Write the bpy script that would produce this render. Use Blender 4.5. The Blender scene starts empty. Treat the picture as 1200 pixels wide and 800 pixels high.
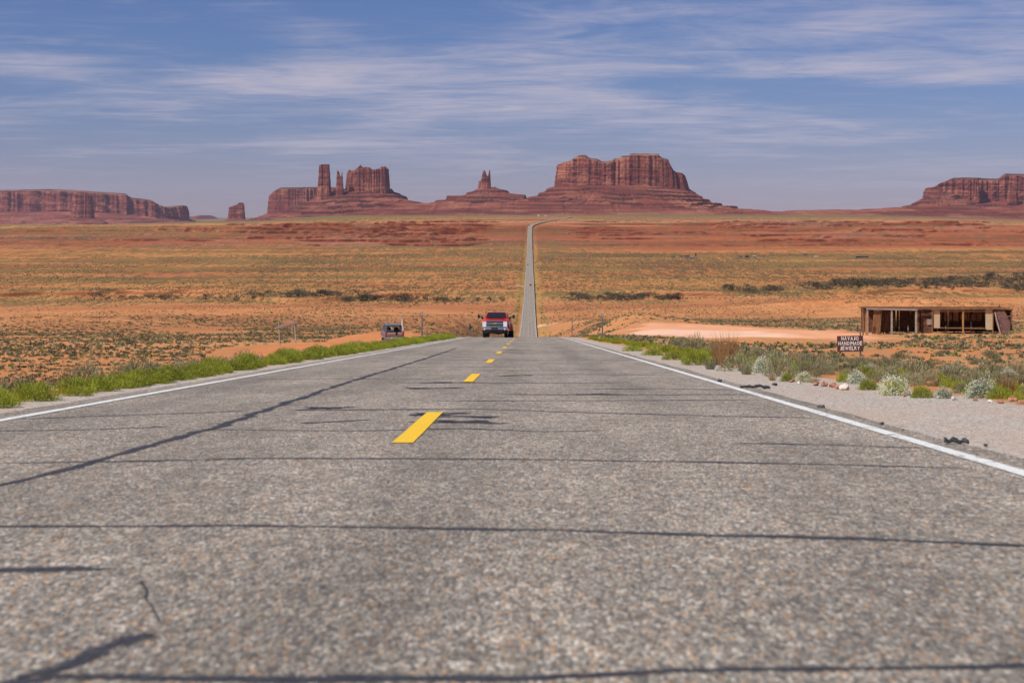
import bpy, bmesh, math, random
import numpy as np
from mathutils import Vector, Matrix

SC = bpy.context.scene
COL = SC.collection
F = 1850.0            # focal length in photo pixels (1200 wide)
CX, HY = 617.6, 250.0 # principal point: where the level road heading lands
def X(px, d): return (px - CX) / F * d
def Z(py, d): return (HY - py) / F * d

# ---------------------------------------------------------------- camera
cam_d = bpy.data.cameras.new("camera")
cam = bpy.data.objects.new("camera", cam_d); COL.objects.link(cam)
cam.location = (0, 0, 0)
cam.rotation_euler = (math.radians(90), 0, 0)
cam_d.sensor_width = 36; cam_d.lens = F / 1200 * 36
cam_d.shift_x = -(CX - 600) / 1200
cam_d.shift_y = -(400 - HY) / 1200
cam_d.clip_start = 0.1; cam_d.clip_end = 90000
cam_d.dof.use_dof = True; cam_d.dof.focus_distance = 45; cam_d.dof.aperture_fstop = 4.5
SC.camera = cam

# ---------------------------------------------------------------- light
ELEV = math.radians(50); AZ = math.radians(32)
to_sun = Vector((-math.cos(ELEV) * math.cos(AZ), -math.cos(ELEV) * math.sin(AZ), math.sin(ELEV)))
sd = bpy.data.lights.new("sun", 'SUN'); sd.energy = 4.6; sd.angle = math.radians(0.55); sd.color = (1.0, 0.95, 0.87)
so = bpy.data.objects.new("sun", sd); COL.objects.link(so)
so.rotation_euler = to_sun.to_track_quat('Z', 'Y').to_euler(); so.location = (-50, -30, 60)
SC.view_settings.view_transform = 'Standard'; SC.view_settings.look = 'None'
SC.view_settings.exposure = 0.12; SC.view_settings.gamma = 1
SC.view_settings.use_curve_mapping = False
SC.cycles.max_bounces = 6; SC.cycles.transparent_max_bounces = 12; SC.cycles.volume_bounces = 1
SC.cycles.use_denoising = True

# ---------------------------------------------------------------- node helpers
class NT:
    def __init__(s, tree): s.t = tree; s.n = tree.nodes; s.l = tree.links
    def node(s, typ, **kw):
        n = s.n.new(typ)
        ins = kw.pop('ins', {})
        for k, v in kw.items(): setattr(n, k, v)
        for k, v in ins.items(): s.put(n.inputs[k], v)
        return n
    def put(s, sock, v):
        if isinstance(v, bpy.types.NodeSocket): s.l.new(v, sock)
        elif isinstance(v, bpy.types.Node): s.l.new(v.outputs[0], sock)
        else:
            if isinstance(v, (tuple, list)) and len(v) == 3 and sock.type == 'RGBA': v = (*v, 1)
            sock.default_value = v
    def math(s, op, a, b=0.0, c=None, clamp=False):
        n = s.n.new('ShaderNodeMath'); n.operation = op; n.use_clamp = clamp
        s.put(n.inputs[0], a); s.put(n.inputs[1], b)
        if c is not None: s.put(n.inputs[2], c)
        return n.outputs[0]
    def mix(s, f, a, b, mode='MIX'):
        n = s.n.new('ShaderNodeMix'); n.data_type = 'RGBA'; n.blend_type = mode
        s.put(n.inputs['Factor'], f); s.put(n.inputs[6], a); s.put(n.inputs[7], b)
        return n.outputs[2]
    def ramp(s, f, stops, interp='LINEAR'):
        n = s.n.new('ShaderNodeValToRGB'); cr = n.color_ramp; cr.interpolation = interp
        while len(cr.elements) < len(stops): cr.elements.new(0.5)
        for e, (p, c) in zip(cr.elements, stops):
            e.position = p; e.color = (c, c, c, 1) if isinstance(c, (int, float)) else (*c[:3], 1)
        s.put(n.inputs[0], f)
        return n.outputs[0]
    def mrange(s, v, a, b, c=0.0, d=1.0, smooth=False):
        n = s.n.new('ShaderNodeMapRange'); n.clamp = True
        if smooth: n.interpolation_type = 'SMOOTHSTEP'
        for k, q in zip(range(5), (v, a, b, c, d)): s.put(n.inputs[k], q)
        return n.outputs[0]
    def vec(s, v, scale=(1, 1, 1), loc=(0, 0, 0), rot=(0, 0, 0)):
        n = s.n.new('ShaderNodeMapping'); s.put(n.inputs[0], v)
        n.inputs['Location'].default_value = loc; n.inputs['Scale'].default_value = scale; n.inputs['Rotation'].default_value = rot
        return n.outputs[0]
    def noise(s, v, scale=1.0, detail=4.0, rough=0.5, dist=0.0, out=0):
        n = s.n.new('ShaderNodeTexNoise'); s.put(n.inputs['Vector'], v)
        n.inputs['Scale'].default_value = scale; n.inputs['Detail'].default_value = detail
        n.inputs['Roughness'].default_value = rough; n.inputs['Distortion'].default_value = dist
        return n.outputs[out]
    def voro(s, v, scale=1.0, out='Distance', feature='F1', rand=1.0):
        n = s.n.new('ShaderNodeTexVoronoi'); n.feature = feature; s.put(n.inputs['Vector'], v)
        n.inputs['Scale'].default_value = scale; n.inputs['Randomness'].default_value = rand
        return n.outputs[out]

# ---------------------------------------------------------------- sky (world)
w = bpy.data.worlds.new("World"); SC.world = w; w.use_nodes = True
nt = NT(w.node_tree); w.node_tree.nodes.clear()
sky = nt.node('ShaderNodeTexSky', sky_type='NISHITA', sun_disc=False, sun_elevation=ELEV,
              sun_rotation=math.atan2(to_sun.x, to_sun.y), altitude=1600, air_density=1.0, dust_density=0.6, ozone_density=1.5)
tc = nt.node('ShaderNodeTexCoord'); sep = nt.node('ShaderNodeSeparateXYZ', ins={0: tc.outputs['Generated']})
zz = nt.math('MAXIMUM', sep.outputs[2], 0.0)
# deeper blue with height (polarised, dry high desert air)
tint = nt.ramp(nt.math('MULTIPLY', zz, 4.0), [(0.0, (0.43, 0.39, 0.57)), (0.16, (0.39, 0.395, 0.60)), (0.36, (0.345, 0.41, 0.63)), (0.6, (0.355, 0.435, 0.67)), (1.0, (0.42, 0.5, 0.70))])
base = nt.mix(1.0, sky.outputs[0], tint, 'MULTIPLY')
# cirrus on a high plane
den = nt.math('ADD', zz, 0.045)
px_ = nt.math('DIVIDE', sep.outputs[0], den); py_ = nt.math('DIVIDE', sep.outputs[1], den)
cmb = nt.node('ShaderNodeCombineXYZ', ins={0: px_, 1: py_})
P = nt.vec(cmb.outputs[0], scale=(0.75, 0.85, 1), rot=(0, 0, 0.35), loc=(3.1, 1.7, 0))
warp = nt.noise(P, 0.5, 3, 0.5, 0, out=1)
add = nt.node('ShaderNodeVectorMath', operation='ADD'); nt.put(add.inputs[0], P)
sc_ = nt.node('ShaderNodeVectorMath', operation='SCALE'); nt.put(sc_.inputs[0], warp); sc_.inputs['Scale'].default_value = 1.6; nt.put(add.inputs[1], sc_.outputs[0])
n1 = nt.noise(add.outputs[0], 0.9, 9, 0.62, 0.3)
n2 = nt.noise(nt.vec(cmb.outputs[0], scale=(0.8, 1.5, 1), rot=(0, 0, -0.45)), 2.0, 9, 0.68, 0.8)
n3 = nt.noise(P, 0.33, 3, 0.5)
# direction plane (u,v) for the main banks of cirrus
ay = nt.math('MAXIMUM', sep.outputs[1], 0.05)
uu = nt.math('DIVIDE', sep.outputs[0], ay); vv = nt.math('DIVIDE', sep.outputs[2], ay)
def blob(pxc, pyc, rx, ry, tilt=0.0):
    u0 = (pxc - CX) / F; v0 = (HY - pyc) / F
    du = nt.math('SUBTRACT', uu, u0); dv = nt.math('SUBTRACT', vv, v0)
    dv2 = nt.math('SUBTRACT', dv, nt.math('MULTIPLY', du, tilt))
    a = nt.math('DIVIDE', du, rx / F); b = nt.math('DIVIDE', dv2, ry / F)
    r2 = nt.math('ADD', nt.math('MULTIPLY', a, a), nt.math('MULTIPLY', b, b))
    return nt.math('POWER', 2.718, nt.math('MULTIPLY', r2, -1.0))
bl = None
for args, amp in (((250, 105, 240, 26, 0.05), 1.0), ((400, 60, 110, 42, -0.35), 0.75), ((40, 78, 90, 16, 0.0), 0.8), ((1010, 82, 250, 17, -0.03), 1.25),
                  ((1170, 55, 110, 30, 0), 0.8), ((960, 35, 200, 20, 0.12), 0.55), ((650, 90, 130, 30, 0.1), 0.75), ((980, 150, 230, 20, -0.05), 0.6),
                  ((560, 130, 200, 22, 0), 0.55), ((720, 15, 120, 14, 0.1), 0.55), ((1000, 210, 240, 14, 0.1), 0.35), ((400, 165, 260, 16, 0), 0.35)):
    g = nt.math('MULTIPLY', blob(*args), amp)
    bl = g if bl is None else nt.math('ADD', bl, g)
dens = nt.math('ADD', nt.math('MULTIPLY', n1, 0.62), nt.math('MULTIPLY', n2, 0.38))
dens = nt.math('ADD', dens, nt.math('MULTIPLY', bl, 0.17))
dens = nt.math('ADD', dens, nt.math('MULTIPLY', nt.math('SUBTRACT', n3, 0.5), 0.25))
cl = nt.math('MULTIPLY', nt.mrange(dens, 0.45, 0.84, 0, 0.84, smooth=True), nt.mrange(zz, 0.0, 0.055, 0.35, 1.0))
skyc = nt.mix(cl, base, (5.3, 4.8, 5.5))
bg = nt.node('ShaderNodeBackground'); nt.put(bg.inputs[0], skyc); bg.inputs[1].default_value = 0.1
out = nt.node('ShaderNodeOutputWorld'); nt.l.new(bg.outputs[0], out.inputs[0])

# ---------------------------------------------------------------- numpy noise
def _hash(ix, iy, seed):
    h = (ix.astype(np.int64) * 374761393 + iy.astype(np.int64) * 668265263 + seed * 1442695041) & 0xFFFFFFFF
    h = ((h ^ (h >> 13)) * 1274126177) & 0xFFFFFFFF
    return ((h ^ (h >> 16)) & 0xFFFFFF) / float(0xFFFFFF)
def vnoise(x, y, seed=0):
    x = np.asarray(x, float); y = np.asarray(y, float) + 0 * x; x = x + 0 * y
    ix = np.floor(x); iy = np.floor(y); fx = x - ix; fy = y - iy
    fx = fx * fx * (3 - 2 * fx); fy = fy * fy * (3 - 2 * fy)
    a = _hash(ix, iy, seed); b = _hash(ix + 1, iy, seed); c = _hash(ix, iy + 1, seed); d = _hash(ix + 1, iy + 1, seed)
    return (a * (1 - fx) + b * fx) * (1 - fy) + (c * (1 - fx) + d * fx) * fy
def fbm(x, y, seed=0, oct=4, rough=0.5):
    s = 0; a = 1; t = 0
    for i in range(oct):
        s = s + a * vnoise(x * 2 ** i, y * 2 ** i, seed + 17 * i); t += a; a *= rough
    return s / t
def sstep(a, b, v):
    t = np.clip((np.asarray(v, float) - a) / (b - a), 0, 1); return t * t * (3 - 2 * t)
def pchip(xs, ys):
    xs = np.array(xs, float); ys = np.array(ys, float); h = np.diff(xs); dl = np.diff(ys) / h
    m = np.zeros(len(xs)); m[0] = dl[0]; m[-1] = dl[-1]
    for i in range(1, len(xs) - 1):
        if dl[i - 1] * dl[i] > 0:
            w1 = 2 * h[i] + h[i - 1]; w2 = h[i] + 2 * h[i - 1]
            m[i] = (w1 + w2) / (w1 / dl[i - 1] + w2 / dl[i])
    def f(v):
        v = np.asarray(v, float); vc = np.clip(v, xs[0], xs[-1])
        i = np.clip(np.searchsorted(xs, vc, side='right') - 1, 0, len(xs) - 2)
        t = (vc - xs[i]) / h[i]
        return ((2 * t**3 - 3 * t**2 + 1) * ys[i] + (t**3 - 2 * t**2 + t) * h[i] * m[i] + (-2 * t**3 + 3 * t**2) * ys[i + 1] + (t**3 - t**2) * h[i] * m[i + 1])
    return f

# ---------------------------------------------------------------- scene organisation helpers
def tag(o, label=None, cat=None, group=None, kind=None):
    if label: o['label'] = label
    if cat: o['category'] = cat
    if group: o['group'] = group
    if kind: o['kind'] = kind
    return o
def empty(name, loc, rz=0.0, **kw):
    o = bpy.data.objects.new(name, None); COL.objects.link(o); o.location = loc; o.rotation_euler = (0, 0, rz)
    o.empty_display_size = 0.3
    return tag(o, **kw)
def link(name, me, mat=None, parent=None, smooth=False):
    o = bpy.data.objects.new(name, me); COL.objects.link(o)
    if parent: o.parent = parent
    if mat and not me.materials: me.materials.append(mat)
    if smooth: me.polygons.foreach_set('use_smooth', [True] * len(me.polygons))
    return o
def np_mesh(name, V, Fq, attrs=None, smooth=False, loops=None):
    """V (n,3); Fq (m,k) all faces with k corners"""
    me = bpy.data.meshes.new(name); V = np.asarray(V, np.float32); Fq = np.asarray(Fq, np.int32); k = Fq.shape[1]
    me.vertices.add(len(V)); me.vertices.foreach_set('co', V.ravel())
    me.loops.add(Fq.size); me.loops.foreach_set('vertex_index', Fq.ravel())
    me.polygons.add(len(Fq)); me.polygons.foreach_set('loop_start', np.arange(0, Fq.size, k, dtype=np.int32))
    me.polygons.foreach_set('loop_total', np.full(len(Fq), k, np.int32))
    if smooth: me.polygons.foreach_set('use_smooth', np.ones(len(Fq), bool))
    me.update(calc_edges=True)
    for nm, arr in (attrs or {}).items():
        arr = np.asarray(arr, np.float32)
        if arr.ndim == 1:
            a = me.attributes.new(nm, 'FLOAT', 'POINT'); a.data.foreach_set('value', arr)
        else:
            if arr.shape[1] == 3: arr = np.hstack([arr, np.ones((len(arr), 1), np.float32)])
            a = me.attributes.new(nm, 'FLOAT_COLOR', 'POINT'); a.data.foreach_set('color', arr.ravel())
    return me
def grid_faces(nr, nc, wrap=False):
    i = np.arange(nr - 1)[:, None]; j = np.arange(nc if wrap else nc - 1)[None, :]; j2 = (j + 1) % nc
    a = i * nc + j; b = i * nc + j2; c = (i + 1) * nc + j2; d = (i + 1) * nc + j
    return np.stack([a, b, c, d], -1).reshape(-1, 4)

class MB:
    def __init__(s): s.v = []; s.f = []
    def add(s, vs, fs):
        n = len(s.v); s.v += [tuple(v) for v in vs]; s.f += [tuple(i + n for i in f) for f in fs]; return s
    def box(s, c, size, rot=None, taper=None):
        hx, hy, hz = size[0] / 2, size[1] / 2, size[2] / 2
        vs = [Vector((sx * hx, sy * hy, sz * hz)) for sz in (-1, 1) for sx, sy in ((-1, -1), (1, -1), (1, 1), (-1, 1))]
        if rot is not None: vs = [rot @ v for v in vs]
        vs = [v + Vector(c) for v in vs]
        return s.add(vs, [(3, 2, 1, 0), (4, 5, 6, 7), (0, 1, 5, 4), (1, 2, 6, 5), (2, 3, 7, 6), (3, 0, 4, 7)])
    def bar(s, a, b, wx, wy=None):
        a = Vector(a); b = Vector(b); d = b - a; wy = wy or wx
        zz = d.normalized(); ref = Vector((1, 0, 0)) if abs(zz.x) < .8 else Vector((0, 1, 0)); xx = (ref - zz * ref.dot(zz)).normalized(); rot = Matrix((xx, zz.cross(xx), zz)).transposed()
        return s.box((a + b) / 2, (wx, wy, d.length), rot)
    def tube(s, pts, r, n=8, cap=True):
        pts = [Vector(p) for p in pts]; rs = r if isinstance(r, (list, tuple)) else [r] * len(pts); vs = []; fs = []
        for k, p in enumerate(pts):
            t = (pts[min(k + 1, len(pts) - 1)] - pts[max(k - 1, 0)]).normalized(); q = t.to_track_quat('Z', 'Y')
            for i in range(n):
                a = 2 * math.pi * i / n; vs.append(p + q @ Vector((math.cos(a) * rs[k], math.sin(a) * rs[k], 0)))
        for k in range(len(pts) - 1):
            for i in range(n): fs.append((k * n + i, k * n + (i + 1) % n, (k + 1) * n + (i + 1) % n, (k + 1) * n + i))
        if cap: fs.append(tuple(range(n))[::-1]); fs.append(tuple((len(pts) - 1) * n + i for i in range(n)))
        return s.add(vs, fs)
    def loft(s, secs, cap=True):
        n = len(secs[0]); vs = [v for sec in secs for v in sec]; fs = []
        for k in range(len(secs) - 1):
            for i in range(n): fs.append((k * n + i, k * n + (i + 1) % n, (k + 1) * n + (i + 1) % n, (k + 1) * n + i))
        if cap: fs.append(tuple(range(n))[::-1]); fs.append(tuple((len(secs) - 1) * n + i for i in range(n)))
        return s.add(vs, fs)
    def poly(s, pts, off):
        """polygon pts extruded by vector off"""
        off = Vector(off); n = len(pts); vs = [Vector(p) for p in pts] + [Vector(p) + off for p in pts]
        fs = [tuple(range(n)), tuple(range(2 * n - 1, n - 1, -1))] + [(i, i + n, (i + 1) % n + n, (i + 1) % n) for i in range(n)]
        return s.add(vs, fs)
    def build(s, name, mat, parent=None, bevel=0.0, smooth=False, seg=2):
        me = bpy.data.meshes.new(name); me.from_pydata(s.v, [], s.f); me.update()
        bm = bmesh.new(); bm.from_mesh(me); bmesh.ops.recalc_face_normals(bm, faces=bm.faces)
        if bevel: bmesh.ops.bevel(bm, geom=[e for e in bm.edges], offset=bevel, segments=seg, affect='EDGES', clamp_overlap=True)
        bm.to_mesh(me); bm.free()
        o = link(name, me, mat, parent)
        if smooth:
            me.polygons.foreach_set('use_smooth', [True] * len(me.polygons))
            try: me.set_sharp_from_angle(angle=math.radians(35))
            except Exception: pass
        return o
def copy_tree(o, parent=None):
    c = o.copy(); COL.objects.link(c); c.parent = parent
    for ch in list(o.children): copy_tree(ch, c)
    return c

# ---------------------------------------------------------------- materials
MATS = {}
def mat_new(name):
    m = bpy.data.materials.new(name); m.use_nodes = True; m.node_tree.nodes.clear(); nt = NT(m.node_tree)
    p = nt.node('ShaderNodeBsdfPrincipled'); o = nt.node('ShaderNodeOutputMaterial'); nt.l.new(p.outputs[0], o.inputs[0])
    MATS[name] = m
    return m, nt, p, o
def simple(name, col, rough=0.6, metal=0.0, var=0.15, scale=3.0, bump=0.0, spec=0.5, coat=0.0, trans=0.0):
    m, nt, p, o = mat_new(name)
    tcx = nt.node('ShaderNodeTexCoord').outputs['Object']
    n = nt.noise(tcx, scale, 5, 0.6)
    f = nt.mrange(n, 0.3, 0.7, 1 - var, 1 + var)
    cc = nt.mix(1.0, (*col, 1), nt.node('ShaderNodeCombineColor', ins={0: f, 1: f, 2: f}).outputs[0], 'MULTIPLY')
    nt.put(p.inputs['Base Color'], cc)
    nt.put(p.inputs['Roughness'], rough); nt.put(p.inputs['Metallic'], metal); nt.put(p.inputs['Specular IOR Level'], spec)
    if coat: nt.put(p.inputs['Coat Weight'], coat)
    if bump:
        b = nt.node('ShaderNodeBump'); b.inputs['Strength'].default_value = bump; nt.put(b.inputs['Height'], nt.noise(tcx, scale * 4, 6, 0.7)); nt.put(p.inputs['Normal'], b)
    return m

# rock of the mesas: strata + vertical varnish streaks
def rock_material(name, base, light, dark, streak=1.0, strata=0.5):
    m, nt, p, o = mat_new(name)
    pos = nt.node('ShaderNodeNewGeometry').outputs['Position']
    st = nt.noise(nt.vec(pos, scale=(0.03, 0.03, 0.009)), 1.0, 6, 0.62, 0.3)
    st2 = nt.noise(nt.vec(pos, scale=(0.009, 0.009, 0.010)), 1.0, 4, 0.55, 0.4)
    la = nt.noise(nt.vec(pos, scale=(0.0012, 0.0012, 0.07)), 1.0, 5, 0.65, 0.2)
    fine = nt.noise(pos, 0.05, 5, 0.7)
    c = nt.mix(nt.mrange(st2, 0.5, 0.64), base, light)
    c = nt.mix(nt.math('MULTIPLY', nt.math('MULTIPLY', nt.mrange(st, 0.5, 0.64), 0.85 * streak), nt.mrange(nt.noise(nt.vec(pos, scale=(.006, .006, .012), loc=(5, 9, 2)), 1.0, 3, .6), .4, .62)), c, dark)
    c = nt.mix(nt.math('MULTIPLY', nt.mrange(la, 0.52, 0.6), strata), c, dark)
    c = nt.mix(nt.math('MULTIPLY', nt.mrange(la, 0.46, 0.38), strata * 0.7), c, light)
    f = nt.mrange(fine, 0.3, 0.7, 0.72, 1.28)
    c = nt.mix(1.0, c, nt.node('ShaderNodeCombineColor', ins={0: f, 1: f, 2: f}).outputs[0], 'MULTIPLY')
    nt.put(p.inputs['Base Color'], c); nt.put(p.inputs['Roughness'], 0.95); nt.put(p.inputs['Specular IOR Level'], 0.1)
    b = nt.node('ShaderNodeBump'); b.inputs['Strength'].default_value = 1.0; b.inputs['Distance'].default_value = 14.0
    h = nt.math('ADD', nt.math('MULTIPLY', st, 1.2), nt.math('ADD', nt.math('MULTIPLY', la, 0.5), nt.math('MULTIPLY', fine, 0.7)))
    nt.put(b.inputs['Height'], h); nt.put(p.inputs['Normal'], b)
    return m
M_cliff = rock_material('cliff_rock', (0.215, 0.060, 0.042), (0.40, 0.15, 0.09), (0.075, 0.023, 0.024), 0.8, 0.7)
M_cap = rock_material('cap_rock', (0.18, 0.075, 0.05), (0.30, 0.17, 0.115), (0.06, 0.03, 0.027), 0.3, 1.0)
def talus_material():
    m, nt, p, o = mat_new('talus_rock')
    pos = nt.node('ShaderNodeNewGeometry').outputs['Position']
    nor = nt.node('ShaderNodeSeparateXYZ', ins={0: nt.node('ShaderNodeNewGeometry').outputs['Normal']}).outputs[2]
    la = nt.noise(nt.vec(pos, scale=(0.0015, 0.0015, 0.05)), 1.0, 6, 0.7, 0.3)
    big = nt.noise(nt.vec(pos, scale=(0.004, 0.0025, 0.01)), 1.0, 5, 0.6, 0.4)
    fine = nt.noise(pos, 0.06, 6, 0.75)
    rub = nt.voro(pos, 0.08, 'Distance')
    c = nt.mix(nt.mrange(big, 0.46, 0.6), (0.225, 0.062, 0.04), (0.32, 0.12, 0.07))
    c = nt.mix(nt.math('MULTIPLY', nt.mrange(la, 0.505, 0.555), 0.85), c, (0.12, 0.035, 0.027))
    c = nt.mix(nt.math('MULTIPLY', nt.mrange(la, 0.45, 0.36), 0.4), c, (0.36, 0.15, 0.09))
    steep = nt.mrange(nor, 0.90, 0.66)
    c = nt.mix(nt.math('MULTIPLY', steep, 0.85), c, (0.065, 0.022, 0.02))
    bush = nt.mrange(nt.noise(pos, 0.11, 3, 0.6), 0.6, 0.68)
    c = nt.mix(nt.math('MULTIPLY', bush, 0.5), c, (0.11, 0.075, 0.045))
    f = nt.mrange(fine, 0.3, 0.7, 0.7, 1.3)
    c = nt.mix(1.0, c, nt.node('ShaderNodeCombineColor', ins={0: f, 1: f, 2: f}).outputs[0], 'MULTIPLY')
    nt.put(p.inputs['Base Color'], c); nt.put(p.inputs['Roughness'], 0.95); nt.put(p.inputs['Specular IOR Level'], 0.1)
    b = nt.node('ShaderNodeBump'); b.inputs['Strength'].default_value = 1.0; b.inputs['Distance'].default_value = 10.0
    nt.put(b.inputs['Height'], nt.math('ADD', fine, nt.math('MULTIPLY', rub, -0.4))); nt.put(p.inputs['Normal'], b)
    return m
M_talus = talus_material()
# ================================================================ TERRAIN
def prof(lst): return pchip([a for a, b in lst], [b for a, b in lst])
def pl(d): return -0.81 - 0.0719 * d
def yz(lst): return [(d, Z(y, d)) for d, y in lst]
far_c = yz([(900, 370), (1125, 350), (1500, 325), (2110, 300), (2500, 284), (3000, 265.5), (3400, 256), (3800, 254), (5000, 252.8)]) + [(7000, -6.8), (12000, -6.8), (45000, -9)]
zc_f = prof([(-80, pl(-80)), (-40, pl(-40)), (0, pl(0)), (50, pl(50)), (100, pl(100))] + yz([(130, 394.9), (160, 395.6), (200, 398.5), (250, 402), (300, 405), (400, 407), (550, 402), (690, 393.6)]) + far_c)
zl_f = prof([(-80, 3.2), (-40, .6), (0, -2.3), (20, -4.1), (60, -7.9), (100, -10.9), (130, -12.5), (185, -15.3)] + yz([(250, 395), (300, 391.5), (450, 386.5), (700, 377)]) + far_c)
zr_f = prof([(-80, 4.6), (-40, 1.85), (0, -1.0), (20, -2.5), (40, -4.05), (75, -6.75), (100, -8.5), (139, -10.7)] + yz([(180, 386.5), (250, 381.5), (350, 378), (500, 376.3), (700, 374.5)]) + far_c)
xc_f = pchip([-100, 130, 690, 1125, 2110, 2900, 3020, 3120, 3220, 3330, 3420, 3600, 4200], [-.905, -.905, .45, 1.5, 3.6, 5.5, 8, 20, 40, 62, 80, 95, 120])
yfar_x = [-900, 120, 233, 300, 350, 430, 500, 860, 1000, 1080, 1200, 2200]; yfar_y = [266, 264.5, 261.5, 260, 256, 252.8, 252.3, 252.3, 253.3, 254.3, 257.5, 263]
def shoulder_r(d): return 4.15 + 0.95 * (1 - sstep(16, 38, d)) - 0.25 * sstep(50, 100, d)
BUMPS = [(245, 520, 3.2, 38, 70), (225, 640, 3.0, 60, 60), (525, 420, 3.0, 16, 80), (545, 300, .8, 7, 40), (500, 600, 3.0, 40, 60), (690, 185, 1.7, 5, 24), (720, 260, 2.2, 12, 40), (1120, 900, 5, 60, 120), (1000, 1000, 3, 60, 90), (420, 800, 4, 60, 90), (60, 420, 2.4, 40, 60)]
def ground_z(x, d):
    x = np.asarray(x, float); d = np.asarray(d, float)
    xc = xc_f(d); rel = x - xc; ar = np.abs(rel)
    zc = zc_f(d); zs = np.where(rel < 0, zl_f(d), zr_f(d))
    er = np.where(rel < 0, 4.15 + 0.7, shoulder_r(d) + .905 + .25)
    wd = np.where(rel < 0, 9 + 0.02 * np.clip(d, 0, 800), 7 + 0.03 * np.clip(d, 0, 800))
    t = sstep(0, 1, (ar - er) / wd)
    z = zc * (1 - t) + zs * t
    # wide plain beyond the pass falls away to both sides
    dd = np.clip(d, 10, None); px = CX + x / dd * F
    yf = np.interp(px, yfar_x, yfar_y)
    z = z - (yf - 252.5) / F * np.clip(d, 0, 15000) * sstep(2700, 3900, d)
    off = sstep(3, 14, ar - 5)            # keep the road corridor clean
    offf = sstep(25, 120, ar)
    near = 1 - sstep(200, 900, d)
    z = z + off * ((fbm(x / 9, d / 13, 3, 4) - .5) * .55 * near * (0.3 + 0.7 * sstep(6, 25, ar)) + (fbm(x / 60, d / 90, 5, 4) - .5) * 2.2 * sstep(60, 400, d) * (1 - sstep(1000, 2300, d) * .5))
    for bpx, bd, bh, bw, bl_ in BUMPS:
        bx = X(bpx, bd); r2 = ((x - bx) / bw) ** 2 + ((d - bd) / bl_) ** 2
        z = z + off * bh * np.exp(-r2) * (0.55 + 0.9 * fbm(x / 5, d / 9, 9, 3))
    # parking pad with the old suv
    r2 = ((x + 14.5) / 7) ** 2 + ((d - 152) / 26) ** 2
    pad = np.exp(-np.clip(r2 - 0.5, 0, None) * 2.5) * (rel < -5)
    z = z * (1 - pad) + (-12.35 - 0.02 * (d - 150)) * pad
    # cut bank of the wash
    bank_d = 1165 + (fbm(x / 160, x * 0, 31, 4) - .5) * 260
    bm_ = offf * sstep(-900, -120, x * 1.0) * 0 + offf * (0.35 + 0.9 * (fbm(x / 90, x * 0 + 3, 33, 3) > .5))
    z = z + bm_ * (2.6 * sstep(0, 7, d - bank_d) * (1 - sstep(10, 160, d - bank_d)))
    # red ledges climbing to the pass
    m = sstep(2330, 2500, d) * (1 - sstep(3200, 3420, d)) * offf
    pxm = 0.35 + 0.65 * np.exp(-((px - 480) / 170) ** 2) + 0.35 * sstep(800, 900, px) * (1 - sstep(1150, 1165, px))
    hn = z + (fbm(x / 130, d / 110, 41, 5, .55) - .5) * 26 * m * pxm
    st = 5.2; q = hn / st + (fbm(x / 300, d / 300, 43, 2) - .5) * 1.2; fr = q - np.floor(q)
    ter = st * (np.floor(q) + sstep(.80, .93, fr)) - (q * st - hn)
    k = np.clip(m * (0.25 + 1.15 * sstep(.42, .6, fbm(x / 150 + 7, d / 60, 44, 3))) * np.clip(pxm + .15, 0, 1), 0, 1)
    z = z + m * (hn - z) + k * (ter - hn)
    # two eroded red benches and the right-hand ledge
    for d0_, hh_, pa, pb, sd__ in ((2600, 4.6, 285, 560, 1), (2790, 5.5, 300, 605, 2), (2930, 5.0, 325, 470, 3), (2700, 4.0, 430, 600, 4), (3040, 5.5, 835, 1156, 5), (2760, 3.5, 650, 830, 6), (2880, 4.0, 180, 262, 7), (2850, 3.5, 1000, 1250, 8)):
        edge_ = d0_ + (fbm(x / 110, x * 0 + sd__, 401, 5, .6) - .5) * 190
        win = sstep(pa, pa + 8, px) * (1 - sstep(pb - 8, pb, px)) * offf * (.35 + .65 * sstep(.36, .5, fbm(x / 60, x * 0 + sd__ * 3, 402, 4, .6)))
        z = z + win * hh_ * sstep(0, 4.5, d - edge_) * (1 - sstep(30, 210, d - edge_))
    # far rolling plain
    z = z + offf * sstep(3400, 5000, d) * (fbm(x / 500, d / 700, 51, 4) - .62) * 14
    return z
def gz(x, d): return float(ground_z(np.array([x]), np.array([d]))[0])

def rows_list():
    r = list(np.arange(-34, 8, 2.0)); d = 8.0
    while d < 27000:
        r.append(d)
        if d < 100: d *= 1.014
        elif d < 900: d *= 1.007
        elif d < 1120: d *= 1.004
        elif d < 1260: d += 3.0
        elif d < 2300: d *= 1.0055
        elif d < 3450: d += 2.5
        else: d *= 1.02
    r.append(27000.0)
    return np.array(r)
ROWS = rows_list()
s_in = np.arange(-0.365, 0.3651, 0.00112); s_out = np.concatenate([np.arange(0.38, 0.8, 0.03), np.arange(0.85, 1.21, 0.07)])
SCL = np.concatenate([-s_out[::-1], s_in, s_out])
D2, S2 = np.meshgrid(ROWS, SCL, indexing='ij')
X2 = S2 * (D2 + 42)
ZG = ground_z(X2, D2)
REL = X2 - xc_f(D2); AR = np.abs(REL)
under = (1 - sstep(3.70, 3.84, AR - .003 * np.clip(D2 - 70, 0, 2000)))
ZG = ZG - under * (0.09 + 0.0004 * np.clip(D2, 0, 4000)) - .012 * (1 - sstep(5, 7, AR))
ZG = np.where((D2 > 600), ZG - (1 - sstep(5, 6 + D2 * .004, AR)) * 0.25, ZG)
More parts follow.
